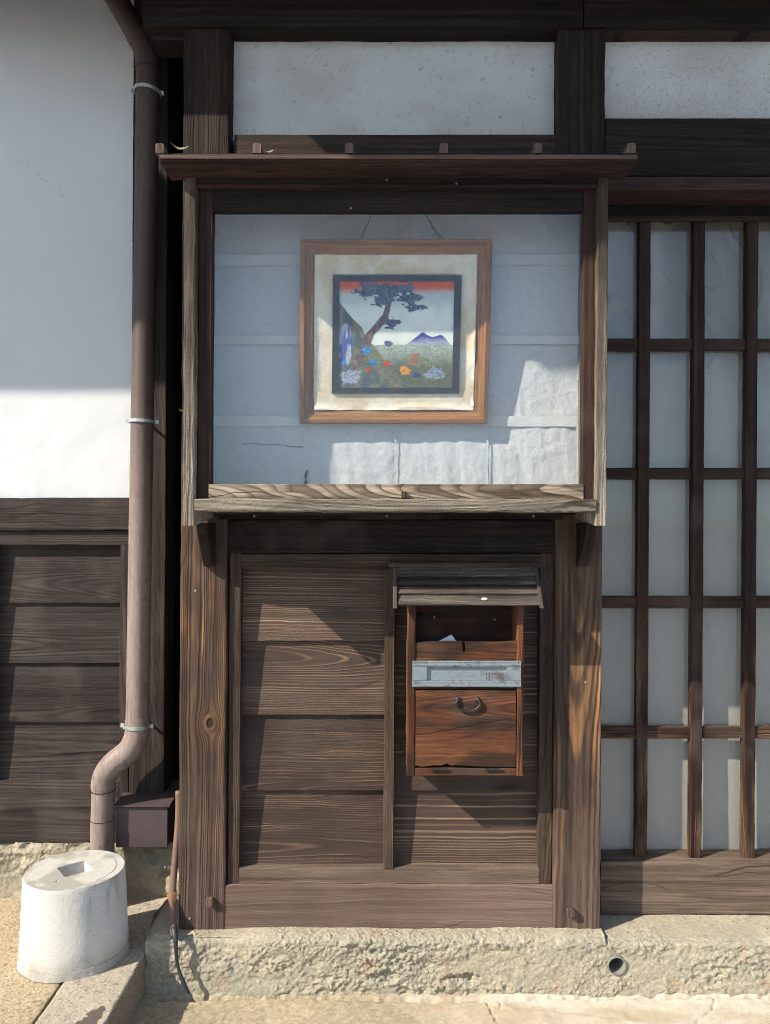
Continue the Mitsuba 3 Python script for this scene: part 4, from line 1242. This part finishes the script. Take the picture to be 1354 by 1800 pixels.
nz = nz + low * .8 * (meshkit.fbm(v * 70, 3, 6) - .5)
v[outer] *= np.stack([1 + nz * .012 * (1 + 3 * low), 1 + nz * .012 * (1 + 3 * low), np.ones(len(v))], 1)[outer]
edge = outer & (v[:, 2] > hb - 1e-4)
v[edge] += np.stack([-v[edge][:, 0] * .012, -v[edge][:, 1] * .012, -.0012 + 0 * v[edge][:, 0]], 1)
blk = trimesh.Trimesh(v + np.array([BLK[0], BLK[1], PAVE]), np.array(mm.tri_verts), process=False)
put('body', blk, 'concrete', smooth=35, parent=CB, lean=False)

# ------------------------------------------------------------------ cable conduit at the foot of the left post, a leaf, leaf shapes for sunlit battens
CC = thing('cable_conduit', 'thin reddish conduit with a black cable end along the foot of the left post', 'conduit')
put('pipe', tube(spline([(WX(314, 1390, .06), .06, WZ(1390, .06)), (WX(309, 1500, .03), .03, WZ(1500, .03)), (WX(303, 1575, .0), .0, WZ(1575, 0)), (WX(303, 1620, -.02), -.02, WZ(1620, -.02)), (WX(307, 1645, -.045), -.045, WZ(1645, -.045))], 40), .0085, 14), 'red_pipe', smooth=True, parent=CC)
put('band', tube([(WX(303.5, 1570, 0), .0, WZ(1568, 0)), (WX(303, 1582, 0), .0, WZ(1584, 0))], .0105, 16), 'copper_band', smooth=40, parent=CC)
put('cable', tube(spline([(WX(306, 1636, -.042), -.042, WZ(1632, -.042)), (WX(309, 1660, -.062), -.062, WZ(1660, -.062)), (WX(313, 1700, -.062), -.062, WZ(1700, -.062)), (WX(323, 1728, -.07), -.07, WZ(1728, -.07)),
                          (WX(333, 1748, -.07), -.07, WZ(1746, -.07))], 40), np.interp(np.linspace(0, 1, 40), [0, .3, .6, .8, 1], [.008, .0045, .0036, .0052, .0030]), 12), 'black_rubber', smooth=True, parent=CC)


def leaf(name, c, size, rot, bend, bsdf, label):
    s_, t_ = np.meshgrid(np.linspace(-1, 1, 9), np.linspace(-1, 1, 5), indexing='ij')
    x, y = s_.ravel() * size, t_.ravel() * size * .38 * (1 - s_.ravel() ** 2 * .85)
    z = bend * size * s_.ravel() ** 2 + .25 * np.abs(y)
    V = np.stack([x, y, z], 1) @ trimesh.transformations.euler_matrix(*rot)[:3, :3].T + np.array(c)
    i, j = np.meshgrid(np.arange(8), np.arange(4), indexing='ij')
    q = np.stack([i * 5 + j, (i + 1) * 5 + j, (i + 1) * 5 + j + 1, i * 5 + j + 1], -1).reshape(-1, 4)
    k_ = put(name, (V, np.vstack([q[:, [0, 1, 2]], q[:, [0, 2, 3]]])), bsdf, smooth=True, lean=False)
    labels[k_] = {'label': label, 'category': 'leaf'}


leaf('curled_bit', (WX(312, 262, -.2) + .008, -.2, WZ(262, -.2)), .020, (.7, .1, .3), .55, 'sunlit_batten', 'curled pale piece added for a sunlit batten at the left end of the case roof')  # leaf shape added in place of a sunlit batten
leaf('curled_bit', (WX(473, 266, -.2) + .006, -.2, WZ(267, -.2)), .010, (.7, -.4, .5), .3, 'sunlit_batten', 'small pale piece added for the sunlit part of the second batten on the case roof')
leaf('curled_bit', (WX(317.5, 720, -.19), -.19, WZ(721, -.19)), .006, (1.2, .3, 1.0), .5, 'leaf_yellow', 'tiny yellow leaf caught on the left side board of the case')
